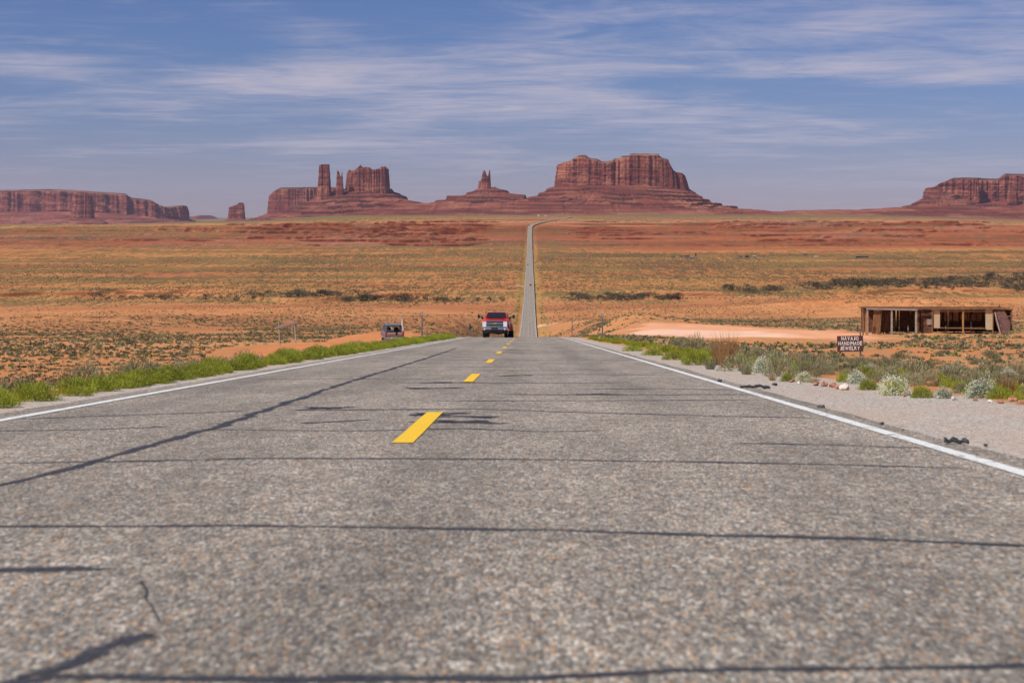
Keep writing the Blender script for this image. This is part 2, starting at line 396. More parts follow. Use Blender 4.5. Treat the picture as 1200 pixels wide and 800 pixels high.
# ---- colour zones (albedo), fixed in the ground
PXG = CX + X2 / np.clip(D2, 10, None) * F
YG = HY - zc_f(D2) / np.clip(D2, 10, None) * F     # nominal picture height of that distance
sand = np.array([.52, .20, .072]); sandl = np.array([.58, .27, .11]); red = np.array([.27, .075, .036]); pale = np.array([.70, .41, .27])
pink = np.array([.31, .165, .11]); scrub = np.array([.14, .125, .055]); grass = np.array([.32, .215, .06]); dkgreen = np.array([.13, .13, .065]); gravelc = np.array([.42, .35, .30])
def lerp(a, b, t): return a * (1 - t[..., None]) + b * t[..., None]
n_str = fbm(X2 / 90, D2 / 40, 61, 5, .6); n_big = fbm(X2 / 260, D2 / 130, 62, 4, .55); n_fine = fbm(X2 / 14, D2 / 18, 63, 4, .6)
far_str = fbm(X2 / 420, D2 / 75, 64, 5, .6)
C = np.broadcast_to(sand, X2.shape + (3,)).copy()
C = lerp(C, sandl, sstep(.42, .68, n_fine) * .6)
C = lerp(C, red, sstep(.5, .7, n_big) * .45)
YJ = YG + (far_str - .5) * 16 + (fbm(X2 / 700, D2 / 500, 77, 3) - .5) * 18
def band(y0, y1, soft=2.0): return sstep(y0 - soft, y0 + soft, YJ) * (1 - sstep(y1 - soft, y1 + soft, YJ)) * (D2 > 820)
VEG = np.zeros_like(X2) + .10
left = 1 - sstep(240, 330, PXG)
# valley floor
b = band(289, 334, 4); VEG = np.maximum(VEG, b * (.58 + 1.1 * (far_str - .5)))
C = lerp(C, grass * np.array([1.05, .9, .9]), b * .5 * np.clip(.3 + 1.4 * sstep(.35, .65, n_str), 0, 1)); C = lerp(C, red * 1.25, b * .5 * sstep(.52, .66, fbm(X2 / 150, D2 / 45, 69, 4)))
b = band(331, 352, 3); VEG = np.maximum(VEG, b * (.48 + .9 * (n_str - .5)))
C = lerp(C, grass, b * .45 * sstep(.4, .6, n_str)); C = lerp(C, sandl, b * .5 * sstep(.5, .62, n_big))
b = band(288, 293, 3.5); C = lerp(C, sandl, b * .25 * sstep(.4, .55, n_str)); C = lerp(C, grass, b * .4 * sstep(.45, .6, far_str)); VEG = np.maximum(VEG, b * (.5 + .8 * (far_str - .5)))
# red slope up to the pass
b = band(262, 290, 2.5); C = lerp(C, red, b * (.75 + .25 * sstep(.3, .6, far_str))); C = lerp(C, pink, b * .55 * sstep(.55, .68, fbm(X2 / 260, D2 / 55, 66, 4))); VEG = np.maximum(VEG, b * (.46 + .9 * (far_str - .5)))
b = band(262, 290, 1.5) * left; C = lerp(C, sandl * .8, b * .5 * sstep(.5, .6, far_str)); VEG = np.maximum(VEG, b * .65 * sstep(.42, .56, n_big))
# the pass and beyond
b = (1 - sstep(258, 264, YJ)) * (D2 > 820); C = lerp(C, pink, b * .55); C = lerp(C, grass, b * .65 * sstep(.45, .6, far_str)); VEG = np.maximum(VEG, b * (.5 + .5 * (far_str - .5)))
b = sstep(3500, 4200, D2); C = lerp(C, scrub * 1.15, b * .8); C = lerp(C, pink, b * .6 * sstep(.55, .65, fbm(X2 / 900, D2 / 400, 68, 4)))
# steep faces are bare dark red rock
dz = np.gradient(ZG, axis=0) / np.gradient(D2, axis=0)
steep = sstep(.18, .6, np.abs(dz - np.gradient(zc_f(D2), axis=0) / np.gradient(D2, axis=0))) * (D2 > 1000)
C = lerp(C, np.array([.13, .033, .02]), steep * .95); VEG = VEG * (1 - steep)
# pale dirt clearing, packed red pull-out, roadside gravel
def ell(px, d, wx, wd): 
    r = np.sqrt(((X2 - X(px, d)) / wx) ** 2 + ((D2 - d) / wd) ** 2) + (fbm(X2 / 6, D2 / 12, 71, 4) - .5) * .7
    return 1 - sstep(.75, 1.0, r)
clr = ell(852, 165, 12.5, 56); clr2 = ell(815, 150, 7.5, 28)
C = lerp(C, np.array([.74, .36, .20]), clr * .9); C = lerp(C, np.array([.80, .52, .38]), clr2 * .75)
pull = ell(428, 168, 15, 36); C = lerp(C, np.array([.56, .21, .08]), pull * .85)
NOVEG = np.clip(clr + clr2 + pull, 0, 1)
VEG *= (1 - NOVEG)
GRAV = np.where(REL > 0, 1 - sstep(-.12, .18, X2 - shoulder_r(D2) + (fbm(X2 / .5, D2 / 1.2, 73, 3) - .5) * .5), 1 - sstep(4.6, 4.85, AR + (fbm(X2 / .5, D2 / 1.2, 73, 3) - .5) * .3)) * (1 - sstep(300, 600, D2))
verge = sstep(4.2, 5, AR) * (1 - sstep(7, 12, AR + (n_fine - .5) * 10)) * sstep(500, 800, D2) * (1 - sstep(2300, 2700, D2) * .4)
C = lerp(C, grass * np.array([.85, .95, .9]), verge * .55); VEG = VEG * (1 - verge * .6)
# turn-outs beside the far road
C = lerp(C, pale, np.clip(ell(610 - 4, 1330, 9, 9) + ell(632, 800, 9, 14), 0, 1) * .8)
FAR = sstep(700, 1200, D2)
V = np.stack([X2, D2, ZG], -1).reshape(-1, 3)
me = np_mesh('ground', V, grid_faces(len(ROWS), len(SCL)), {'Col': np.clip(C, 0, 1).reshape(-1, 3), 'veg': np.clip(VEG, 0, 1).ravel(), 'grav': GRAV.ravel(), 'far': FAR.ravel()}, smooth=True)
def ground_material():
    m, nt, p, o = mat_new('desert_ground')
    A = lambda n, out=0: nt.node('ShaderNodeAttribute', attribute_name=n).outputs[out]
    pos = nt.node('ShaderNodeNewGeometry').outputs['Position']
    col = A('Col'); veg = A('veg', 2); gr = A('grav', 2); far = A('far', 2)
    n_f = nt.noise(pos, 2.2, 6, 0.65); n_s = nt.noise(pos, 0.35, 5, 0.6)
    f = nt.mrange(nt.math('ADD', nt.math('MULTIPLY', n_f, .5), nt.math('MULTIPLY', n_s, .5)), .35, .65, .82, 1.16)
    c = nt.mix(1.0, col, nt.node('ShaderNodeCombineColor', ins={0: f, 1: f, 2: f}).outputs[0], 'MULTIPLY')
    # dry litter and small tufts between the shrubs, near
    tn = nt.noise(nt.vec(pos, scale=(1, .5, 1)), 1.1, 6, 0.72)
    c = nt.mix(nt.math('MULTIPLY', nt.mrange(tn, .49, .58), nt.math('MULTIPLY', nt.math('SUBTRACT', 1.0, far), nt.math('MULTIPLY', nt.math('GREATER_THAN', veg, .05), .75))), c, (.33, .22, .105))
    # distant scrub: speckle, many shrubs deep
    sp = nt.noise(nt.vec(pos, scale=(.30, .035, .3)), 1.0, 4, 0.75)
    sp2 = nt.noise(nt.vec(pos, scale=(.10, .012, .1), loc=(31, 7, 0)), 1.0, 4, 0.7)
    sm = nt.math('ADD', nt.math('MULTIPLY', sp, .62), nt.math('MULTIPLY', sp2, .38))
    thr = nt.mrange(veg, 0, 1, .68, .34)
    msk = nt.mrange(nt.math('SUBTRACT', sm, thr), -.02, .045)
    vcol = nt.mix(nt.mrange(nt.noise(pos, .008, 4, .6), .4, .6), (.115, .085, .038), (.21, .145, .05))
    c = nt.mix(nt.math('MULTIPLY', nt.math('MULTIPLY', msk, far), .88), c, vcol)
    # gravel shoulder
    vc = nt.node('ShaderNodeTexVoronoi'); nt.put(vc.inputs['Vector'], pos); vc.inputs['Scale'].default_value = 55
    g1 = nt.node('ShaderNodeSeparateColor', ins={0: vc.outputs['Color']}).outputs[0]
    gcol = nt.ramp(g1, [(0, (.14, .12, .11)), (.14, (.32, .27, .23)), (.5, (.47, .395, .34)), (.85, (.56, .49, .43)), (1, (.70, .63, .57))])
    gn = nt.noise(nt.vec(pos, scale=(1, .4, 1)), .9, 5, .65)
    gcol = nt.mix(nt.mrange(gn, .45, .7, 0, .55), gcol, (.50, .34, .24))
    pb = nt.mrange(nt.voro(pos, 7.0), .10, .05); gcol = nt.mix(nt.math('MULTIPLY', pb, nt.mrange(nt.noise(pos, 1.7, 2), .5, .6)), gcol, (.16, .13, .12))
    c = nt.mix(gr, c, gcol)
    nt.put(p.inputs['Base Color'], c); nt.put(p.inputs['Roughness'], 0.95); nt.put(p.inputs['Specular IOR Level'], 0.12)
    b = nt.node('ShaderNodeBump'); b.inputs['Strength'].default_value = .6; b.inputs['Distance'].default_value = .05
    nt.put(b.inputs['Height'], nt.math('ADD', n_f, nt.math('MULTIPLY', nt.math('MULTIPLY', vc.outputs['Distance'], gr), .35)))
    b2 = nt.node('ShaderNodeBump'); nt.put(b2.inputs['Strength'], far); b2.inputs['Distance'].default_value = .7; nt.put(b2.inputs['Height'], msk); nt.put(b2.inputs['Normal'], b)
    nt.put(p.inputs['Normal'], b2)
    return m
tag(link('ground', me, ground_material()), kind='structure')

# ================================================================ ROAD
rr = [d for d in ROWS if -34 <= d <= 3750]
rows_r = []
for a, b_ in zip(rr[:-1], rr[1:]):
    n = max(1, int(math.ceil((b_ - a) / 2.0))) if a < 160 else 1
    rows_r += [a + (b_ - a) * i / n for i in range(n)]
rows_r = np.array(rows_r + [rr[-1]])
def road_z(d): return zc_f(d)
def strip(name, lat, dz, mat, rows, alt=None):
    """sheet along the road; lat = lateral offsets (columns), dz above road"""
    rows = np.asarray(rows, float); xc = xc_f(rows)
    dx = np.gradient(xc, rows); nrm = np.stack([np.ones_like(dx), -dx], 1) / np.sqrt(1 + dx**2)[:, None]
    lat = np.asarray(lat, float)
    if lat.ndim == 1: lat = np.broadcast_to(lat, (len(rows), len(lat)))
    Px = xc[:, None] + nrm[:, 0:1] * lat; Py = rows[:, None] + nrm[:, 1:2] * lat
    zz_ = (road_z(rows) + dz(rows))[:, None] + 0 * lat
    if alt is not None: zz_ = zz_ + alt(rows)[:, None] * np.ones_like(lat)
    me = np_mesh(name, np.stack([Px, Py, zz_], -1).reshape(-1, 3), grid_faces(len(rows), lat.shape[1]), smooth=True)
    return link(name, me, mat)
lift = lambda r: 0.0 + 0.00012 * np.clip(r - 100, 0, 3000)
def asphalt_material():
    m, nt, p, o = mat_new('asphalt')
    pos = nt.node('ShaderNodeNewGeometry').outputs['Position']
    P2 = nt.vec(pos, scale=(1, 1, 0.0))
    def cells(sc, seed):
        v = nt.node('ShaderNodeTexVoronoi'); nt.put(v.inputs['Vector'], nt.vec(P2, loc=(seed, seed, 0), scale=(1, .38, 1))); v.inputs['Scale'].default_value = sc
        return v, nt.node('ShaderNodeSeparateColor', ins={0: v.outputs['Color']})
    v1, c1 = cells(92, 0); v2, c2 = cells(38, 3)
    stone = nt.ramp(c1.outputs[0], [(0, (.07, .066, .064)), (.22, (.135, .125, .118)), (.42, (.245, .22, .195)), (.62, (.30, .25, .20)), (.8, (.37, .34, .31)), (1, (.54, .50, .46))])
    warm = nt.mix(nt.mrange(c1.outputs[1], .88, .94), stone, (.42, .25, .13))
    big = nt.ramp(c2.outputs[0], [(0, .68), (.4, 1.0), (1, 1.42)])
    c = nt.mix(1.0, warm, big, 'MULTIPLY')
    gap = nt.mrange(v1.outputs['Distance'], .35, .7)
    c = nt.mix(nt.math('MULTIPLY', gap, .45), c, (.05, .048, .048))
    lo = nt.noise(nt.vec(P2, scale=(1.3, .35, 1)), 1.0, 6, .65); lo2 = nt.noise(P2, .11, 4, .6); md = nt.noise(P2, 5, 4, .6)
    f = nt.math('MULTIPLY', nt.mrange(lo, .3, .7, .70, 1.22), nt.mrange(lo2, .35, .65, .86, 1.12))
    f = nt.math('MULTIPLY', f, nt.mrange(md, .3, .7, .8, 1.2))
    # bitumen bleeding in the wheel paths
    sx = nt.node('ShaderNodeSeparateXYZ', ins={0: pos}).outputs[0]
    wp = nt.math('SINE', nt.math('MULTIPLY', nt.math('ADD', sx, .905), 2 * math.pi / 1.8)); 
    wpf = nt.math('SUBTRACT', 1.0, nt.math('MULTIPLY', nt.math('MULTIPLY', nt.mrange(wp, -.2, 1, 0, 1), nt.mrange(nt.noise(nt.vec(P2, scale=(1, .06, 1)), 1.2, 4, .6), .35, .6)), .26))
    f = nt.math('MULTIPLY', f, nt.math('MULTIPLY', wpf, 1.16))
    c = nt.mix(1.0, c, nt.node('ShaderNodeCombineColor', ins={0: f, 1: f, 2: f}).outputs[0], 'MULTIPLY')
    # far away the old surface is pale and even
    c = nt.mix(1.0, nt.mix(0.18, c, (.28, .262, .245)), (1.07, 1.03, .96), 'MULTIPLY')
    nt.put(p.inputs['Base Color'], c); nt.put(p.inputs['Roughness'], .82); nt.put(p.inputs['Specular IOR Level'], .3)
    b = nt.node('ShaderNodeBump'); b.inputs['Strength'].default_value = .75; b.inputs['Distance'].default_value = .006
    nt.put(b.inputs['Height'], nt.math('ADD', nt.math('MULTIPLY', v1.outputs['Distance'], -1.0), nt.math('MULTIPLY', c1.outputs[2], .5))); nt.put(p.inputs['Normal'], b)
    return m
M_asph = asphalt_material()
ed = fbm(rows_r / 1.3, rows_r * 0, 81, 3) * .16
latr = np.stack([np.full(len(rows_r), -3.98) - ed[::-1] * .6] + [np.full(len(rows_r), v) for v in (-3.6, -1.8, 0, 1.8, 3.6)] + [np.full(len(rows_r), 3.86) + ed], 1)
tag(strip('road', latr, lift, M_asph, rows_r), kind='structure')

def paint_material(name, col, wear, thr=.70):
    m, nt, p, o = mat_new(name)
    pos = nt.node('ShaderNodeNewGeometry').outputs['Position']
    n = nt.noise(pos, 9, 6, .7); v = nt.voro(pos, 62)
    f = nt.mrange(nt.noise(pos, 45, 3, .6), .3, .7, .86, 1.08)
    c = nt.mix(1.0, (*col, 1), nt.node('ShaderNodeCombineColor', ins={0: f, 1: f, 2: f}).outputs[0], 'MULTIPLY')
    c = nt.mix(nt.mrange(n, .62, .75, 0, wear), c, (.2, .18, .16))
    nt.put(p.inputs['Base Color'], c); nt.put(p.inputs['Roughness'], .6)
    al = nt.math('SUBTRACT', 1.0, nt.mrange(nt.math('ADD', n, nt.math('MULTIPLY', v, .25)), thr, thr + .1, 0, wear))
    nt.put(p.inputs['Alpha'], al)
    b = nt.node('ShaderNodeBump'); b.inputs['Strength'].default_value = .5; b.inputs['Distance'].default_value = .004; nt.put(b.inputs['Height'], v); nt.put(p.inputs['Normal'], b)
    return m
M_white = paint_material('white_road_paint', (.78, .78, .75), .9)
M_yel = paint_material('yellow_road_paint', (.88, .53, .012), .6, .84)
liftp = lambda r: lift(r) + .005 + .00006 * np.clip(r, 0, 3000)
def fine_rows(a, b_): 
    base_ = rows_r[(rows_r > a) & (rows_r < b_)]
    ex = np.arange(a, min(b_, 60), .25) if a < 60 else []
    return np.unique(np.concatenate([[a], base_, ex, [b_]]))
rw = fine_rows(-34, 3700.0)
for sgn in (-1, 1):
    wob = (fbm(rw / .5, rw * 0, 83 + sgn, 2) - .5) * .012
    e1 = sgn * 3.59 + wob; e2 = sgn * (3.59 + .115 + .00004 * 0 * rw) - wob * .6
    tag(strip('edge_line', np.stack([np.minimum(e1, e2), np.maximum(e1, e2)], 1), liftp, M_white, rw), kind='structure')
# yellow dashes, one sheet each piece joined
Vd, Fd = [], []
d0 = 11.0 - 12.19 * 3
while d0 < 2900:
    r_ = np.linspace(d0, d0 + 3.95, 9 if d0 < 100 else 3)
    xcn = xc_f(r_); k = len(Vd)
    for i, rv in enumerate(r_):
        j = (vnoise(np.array([rv * 5]), 0, 4)[0] - .5) * .012
        zv = float(road_z(rv) + liftp(np.array([rv]))[0])
        Vd += [(xcn[i] - .04 + j, rv, zv), (xcn[i] + .11 + j * .5, rv, zv)]
    for i in range(len(r_) - 1): a = k + 2 * i; Fd.append((a, a + 1, a + 3, a + 2))
    d0 += 12.19
tag(link('center_line', np_mesh('center_line', Vd, Fd), M_yel), kind='structure')

# crack sealing: tar ribbons with ragged edges
def tar_material():
    m, nt, p, o = mat_new('crack_tar')
    pos = nt.node('ShaderNodeNewGeometry').outputs['Position']
    e = nt.node('ShaderNodeAttribute', attribute_name='edge').outputs[2]
    n = nt.noise(pos, 38, 4, .7); n2 = nt.noise(pos, 5, 4, .6)
    a = nt.math('ADD', nt.math('SUBTRACT', 1.0, e), nt.math('ADD', nt.math('MULTIPLY', nt.math('SUBTRACT', n, .5), 2.0), nt.math('MULTIPLY', nt.math('SUBTRACT', n2, .5), 1.5)))
    nt.put(p.inputs['Alpha'], nt.mrange(a, .1, .7, 0, .95))
    nt.put(p.inputs['Base Color'], nt.mix(nt.mrange(n, .4, .7), (.030, .031, .040), (.075, .075, .088))); nt.put(p.inputs['Roughness'], .7); nt.put(p.inputs['Specular IOR Level'], .25)
    return m
M_tar = tar_material()
TV, TF, TE = [], [], []
def tar(pts, w, seed=0, jag=.02, taper=True):
    """pts world (x,y) polyline; w full width"""
    P_ = np.array(pts, float); L = np.concatenate([[0], np.cumsum(np.hypot(*np.diff(P_, axis=0).T))])
    n = max(6, int(L[-1] / .06)) if L[-1] < 14 else int(L[-1] / .25)
    t = np.linspace(0, L[-1], n); x = np.interp(t, L, P_[:, 0]); y = np.interp(t, L, P_[:, 1])
    tx = np.gradient(x, t); ty = np.gradient(y, t); ln = np.hypot(tx, ty); nx, ny = -ty / ln, tx / ln
    o_ = (fbm(t / .35, t * 0 + seed, 91, 4, .6) - .5) * jag * 6
    x = x + nx * o_; y = y + ny * o_
    ww = 1.5 * w * (.6 + .8 * vnoise(t / .3, t * 0 + seed, 92))
    if taper: ww = ww * np.clip(np.minimum(t, L[-1] - t) / (.12 * L[-1]) + .25, 0, 1)
    k = len(TV)
    for i in range(n):
        for s_, e_ in ((-1, 1), (0, 0), (1, 1)):
            yy = y[i] + ny[i] * s_ * ww[i]; xx = x[i] + nx[i] * s_ * ww[i]
            TV.append((xx, yy, float(road_z(yy)) + lift(np.array([yy]))[0] + .0025)); TE.append(float(e_))
    for i in range(n - 1):
        a = k + 3 * i; TF.append((a, a + 1, a + 4, a + 3)); TF.append((a + 1, a + 2, a + 5, a + 4))
def rp(px, py):  # photo pixel on the near road plane -> world
    d = 1500.0 / (py - 383.0); d = .81 / ((py - HY) / F - .0719) if (py - HY) / F > .0725 else d
    return ((px - CX) / F * d, d)
def tarp(pts, w, seed, jag=.02, taper=True): tar([rp(*p_) for p_ in pts], w, seed, jag, taper)
tarp([(-60, 812), (60, 792), (180, 795), (340, 797), (620, 795), (780, 786), (1000, 784), (1240, 781)], .028, 1, .012, False)
tarp([(30, 797), (80, 783), (130, 760), (175, 742)], .045, 2, .02)
tarp([(-60, 617), (300, 616), (640, 621), (800, 626), (1000, 631), (1260, 642)], .030, 3, .006, False)
tarp([(-60, 668), (60, 667), (130, 666)], .05, 4, .006)
tarp([(-30, 543), (130, 541), (300, 537), (600, 538), (800, 541), (1000, 545), (1140, 549)], .032, 5, .006, True)
tarp([(160, 680), (170, 705), (182, 730)], .005, 6, .01)
tar([(-2.9, 6.2), (-2.62, 9), (-2.5, 13), (-2.62, 22), (-2.6, 40), (-2.7, 62)], .045, 7, .02)
tarp([(215, 503), (420, 505), (545, 502), (640, 506), (712, 504)], .03, 8, .008)
tarp([(25, 491), (130, 487), (230, 484), (290, 481)], .035, 9, .01)
tarp([(330, 481), (560, 479), (640, 482), (820, 487), (960, 490)], .045, 10, .012)
tarp([(860, 519), (960, 521), (1085, 525)], .028, 11, .006)
tarp([(350, 496), (440, 492)], .05, 12); tarp([(-10, 505), (90, 504), (200, 500)], .03, 13)
rng = random.Random(5)
for py in (470, 462, 456, 449, 444, 439, 434, 430, 426, 422, 419, 416, 413, 410.5, 408, 406, 404):
    a = rng.uniform(0, .75); b_ = a + rng.uniform(.3, .95)
    x0, dd_ = rp(600, py); xl, xr = -4.3, 2.7
    xa = xl + (xr - xl) * a; xb = xl + (xr - xl) * min(1, b_)
    tar([(xa, dd_), ((xa + xb) / 2, dd_ + rng.uniform(-.2, .2)), (xb, dd_ + rng.uniform(-.3, .3))], .03 + .0012 * dd_, int(py), .02)
# branching stains beside the centre line
for cxp, cyp, sz in ((535, 488, .8), (545, 494, .8), (520, 484, .6), (505, 455, .9), (530, 448, .8), (605, 440, .7), (545, 418, 1.0), (608, 410, 1.2), (580, 405, 1.3), (385, 478, .5), (700, 462, .6)):
    xq, dq = rp(cxp, cyp)
    for k in range(5):
        sz_ = sz * .55; an = rng.uniform(-.6, .6) + (0 if k % 2 else math.pi); l_ = sz_ * rng.uniform(.5, 1.1)
        tar([(xq + rng.uniform(-.1, .1), dq + rng.uniform(-.25, .25)), (xq + math.cos(an) * l_ * .5, dq + math.sin(an) * l_ * 1.2), (xq + math.cos(an) * l_, dq + math.sin(an) * l_ * 2.2 + rng.uniform(-.2, .2))], .035 + sz * .05, rng.randint(0, 99), .04)
tag(link('crack_seal', np_mesh('crack_seal', TV, TF, {'edge': np.array(TE)}), M_tar), kind='structure')

# ================================================================ MESAS AND BUTTES
def interp_px(pts, D):
    xs = np.array([X(p_[0], D) for p_ in pts]); zs = np.array([Z(p_[1], D) for p_ in pts])
    return lambda x: np.interp(x, xs, zs)
def superell(t, a, b, n):
    c = np.cos(t); s = np.sin(t)
    return a * np.sign(c) * np.abs(c) ** (2 / n), b * np.sign(s) * np.abs(s) ** (2 / n)
def perim(a, b, n, N):
    t = np.linspace(0, 2 * math.pi, 4000); x, y = superell(t, a, b, n); L = np.concatenate([[0], np.cumsum(np.hypot(np.diff(x), np.diff(y)))])
    tt = np.interp(np.linspace(0, L[-1], N, endpoint=False), L, t); x, y = superell(tt, a, b, n)
    dx = np.roll(x, -1) - np.roll(x, 1); dy = np.roll(y, -1) - np.roll(y, 1); l_ = np.hypot(dx, dy) + 1e-9
    return x, y, dy / l_, -dx / l_
def cliff(name, D, depth, top, basey, parent, mat, flute=22.0, wav=70.0, n=4.0, batter=.07, cap=0.0, seed=0, rough_top=0.0, sink=12.0, capmat=None, pxstep=.8):
    x0, x1 = X(top[0][0], D), X(top[-1][0], D); cx = (x0 + x1) / 2; a = (x1 - x0) / 2; b = depth / 2
    H = (Z(min(p_[1] for p_ in top), D) - Z(basey[0][1], D))
    per = 2 * (2 * a + 2 * b); N = int(min(1100, max(70, per / (pxstep * D / F)))); nv = max(14, int(H / (1.4 * D / F)))
    px_, py_, nx, ny = perim(a, b, n, N)
    u = np.cumsum(np.hypot(px_ - np.roll(px_, 1), py_ - np.roll(py_, 1)))
    per = u[-1]
    def ring(u_, sc, sd):  # periodic noise along the perimeter
        th = u_ / per * 2 * math.pi; R = per / (2 * math.pi * sc)
        return fbm(R * np.cos(th) + 50, R * np.sin(th) + 50, sd, 3, .55)
    f1 = ring(u, wav, seed); f2 = ring(u, wav / 3.2, seed + 5)
    fl = -np.abs(f1 - .5) * 2 * flute * 1.5 - np.abs(f2 - .5) * flute * 2.2
    zt = interp_px(top, D); zb = interp_px(basey, D)
    vs = np.linspace(0, 1, nv); rows = []
    tap = np.minimum(1.0, 1.0)
    for v in vs:
        led = -2.0 * np.floor(v * 5) * .8
        wob = (ring(u + 900 * v, wav / 4, seed + 9) - .5) * flute * .5
        off = fl * (.55 + .45 * v) - batter * H * v + led * (H / 150.0) + wob
        X_ = px_ + nx * off; Y_ = py_ + ny * off
        xx = np.clip(cx + X_, x0, x1)
        z0 = zb(xx) - sink; ze = zt(xx) - cap
        if rough_top: ze = ze - rough_top * np.abs(ring(u, wav / 2.2, seed + 21) - .35) * 1.5
        rows.append(np.stack([cx + X_ + cx / D * (depth / 2 + Y_), D + depth / 2 + Y_, z0 + (np.maximum(ze, z0 + 1) - z0) * v], 1))
    edge = rows[-1].copy(); nc = 30 if cap > 0 else 8
    cen = np.array([cx + cx / D * depth / 2, D + depth / 2])
    crow = []
    for k in range(1, nc + 1):
        s = 1 - k / nc * (.97)
        XY = cen + (edge[:, :2] - cen) * s; xx = np.clip(XY[:, 0] - cx / D * (XY[:, 1] - D), x0, x1)
        q = min(1, (1 - s) * (3.6 if cap > 0 else 2.6))
        qs = (math.floor(q * 3) + (.25 * (q * 3 - math.floor(q * 3)) + .75 * float(sstep(.55, .95, q * 3 - math.floor(q * 3))))) / 3 if cap > 0 else q
        zz_ = np.where(True, (zt(xx) - cap) + cap * min(1, qs), 0)
        if cap <= 0: zz_ = np.minimum(zt(xx), edge[:, 2] * (1 - q) + zt(xx) * q) - (rough_top * .6 * fbm(XY[:, 0] / 25, XY[:, 1] / 25, seed + 4, 3) if rough_top else 0)
        crow.append(np.stack([XY[:, 0], XY[:, 1], zz_], 1))
    V = np.concatenate(rows); me = np_mesh(name, V, grid_faces(len(rows), N, True))
    o = link(name, me, mat, parent)
    Vc = np.concatenate([edge] + crow); Fc = grid_faces(len(crow) + 1, N, True)
    me = np_mesh('cap', Vc, Fc); link('cap', me, capmat or mat, parent)
    return o
def talus(name, D, depth, x0p, x1p, top, left, right, zg, wf, parent, mat, seed=0, ns=120, led=9.0, n=3.2, K=7.0, frontlen=None):
    """inner rim = superellipse under the cliffs; left/right = photo polylines of the slope's outline"""
    x0, x1 = X(x0p, D), X(x1p, D); cx = (x0 + x1) / 2; a = (x1 - x0) / 2; b = depth / 2
    wl = x0 - X(left[-1][0], D); wr = X(right[-1][0], D) - x1
    per = 2 * (2 * (a + wl / 2 + wr / 2) + 2 * (b + wf)); N = int(min(1200, max(200, per / (1.2 * D / F))))
    px_, py_, _, _ = perim(a, b, n, N)
    # outer directions
    th = np.arctan2(py_ / b, px_ / a); cosn = np.cos(th); sinn = np.sin(th)
    W_x = np.where(cosn < 0, wl, wr)
    OX = px_ + cosn * W_x; OY = py_ + sinn * wf
    lz = np.interp(np.linspace(0, 1, 200), [(x0 - X(p_[0], D)) / wl for p_ in left], [Z(p_[1], D) for p_ in left])
    rz = np.interp(np.linspace(0, 1, 200), [(X(p_[0], D) - x1) / wr for p_ in right], [Z(p_[1], D) for p_ in right])
    zt = interp_px(top, D); rows = []
    ss = np.linspace(0, 1, ns); u = np.arange(N)
    ang = np.arctan2(OY, OX) ; R = 9.0
    gul = fbm(R * np.cos(ang) * 1.6 + 30, R * np.sin(ang) * 1.6 + 30, seed, 4, .6) - .5
    gul2 = np.abs(fbm(R * np.cos(ang) * 5 + 30, R * np.sin(ang) * 5 + 30, seed + 3, 3, .6) - .5)
    for s in ss:
        XY = np.stack([px_ + (OX - px_) * s, py_ + (OY - py_) * s], 1)
        sl = np.interp(s, np.linspace(0, 1, 200), lz); sr = np.interp(s, np.linspace(0, 1, 200), rz)
        zi = zt(np.clip(cx + px_, x0, x1))
        prof_ = 1 - (1.25 * s - .25 * s * s) if s < 1 else 0
        zfront = zg + (zi - zg) * prof_
        # side profile is exact on the axis, turning into the front profile away from it
        side = np.where(cosn < 0, sl, sr) ; side = side + (zi - np.where(cosn < 0, lz[0], rz[0])) * (1 - s)
        wgt = np.abs(cosn) ** 3
        z = zfront * (1 - wgt) + side * wgt
        env = math.sin(math.pi * min(1, s * 1.02)) ** .6 if 0 < s < .98 else 0
        span = np.maximum(20, zi - zg)
        warp = (fbm(XY[:, 0] / 260 + 9, XY[:, 1] / 260, seed + 7, 3) - .5) * 1.6
        q = K * (1 - (z - zg) / span) + warp; fr = q - np.floor(q)
        saw = np.where(fr < .91, fr / .91 - .5, .5 - (fr - .91) / .09)
        keep = sstep(.36, .48, fbm(XY[:, 0] / 170 + np.floor(q) * 13.7, XY[:, 1] / 170, seed + 8, 3))
        z = z + env * (saw * led * 1.7 * keep + gul * span * .10 * (1 - wgt * .7) - gul2 * span * .055 * (1 - wgt * .6) + (fbm(XY[:, 0] / 30, XY[:, 1] / 30, seed + 12, 3) - .5) * 6)
        rows.append(np.stack([cx + XY[:, 0] + cx / D * (depth / 2 + XY[:, 1]), D + depth / 2 + XY[:, 1], z], 1))
    # skirt down into the plain and lid under the cliff
    sk = rows[-1].copy(); sk[:, 2] = zg - 140; c0 = [cx + cx / D * depth / 2, D + depth / 2]; sk[:, :2] = (sk[:, :2] - c0) * 1.03 + c0
    lid = []
    for k in (.6, .25, .02):
        r0 = rows[0].copy(); r0[:, :2] = (r0[:, :2] - c0) * k + c0; r0[:, 2] = zt(np.clip(cx + px_ * k, x0, x1)); lid.append(r0)
    allr = lid[::-1] + rows + [sk]
    me = np_mesh(name, np.concatenate(allr), grid_faces(len(allr), N, True)[:, ::-1], smooth=False)
    return link(name, me, mat, parent)
def butte(label, D, cat='rock butte', nm='sandstone_butte'):
    return empty(nm, (0, 0, 0), label=label, cat=cat, group='sandstone buttes and mesas on the skyline')

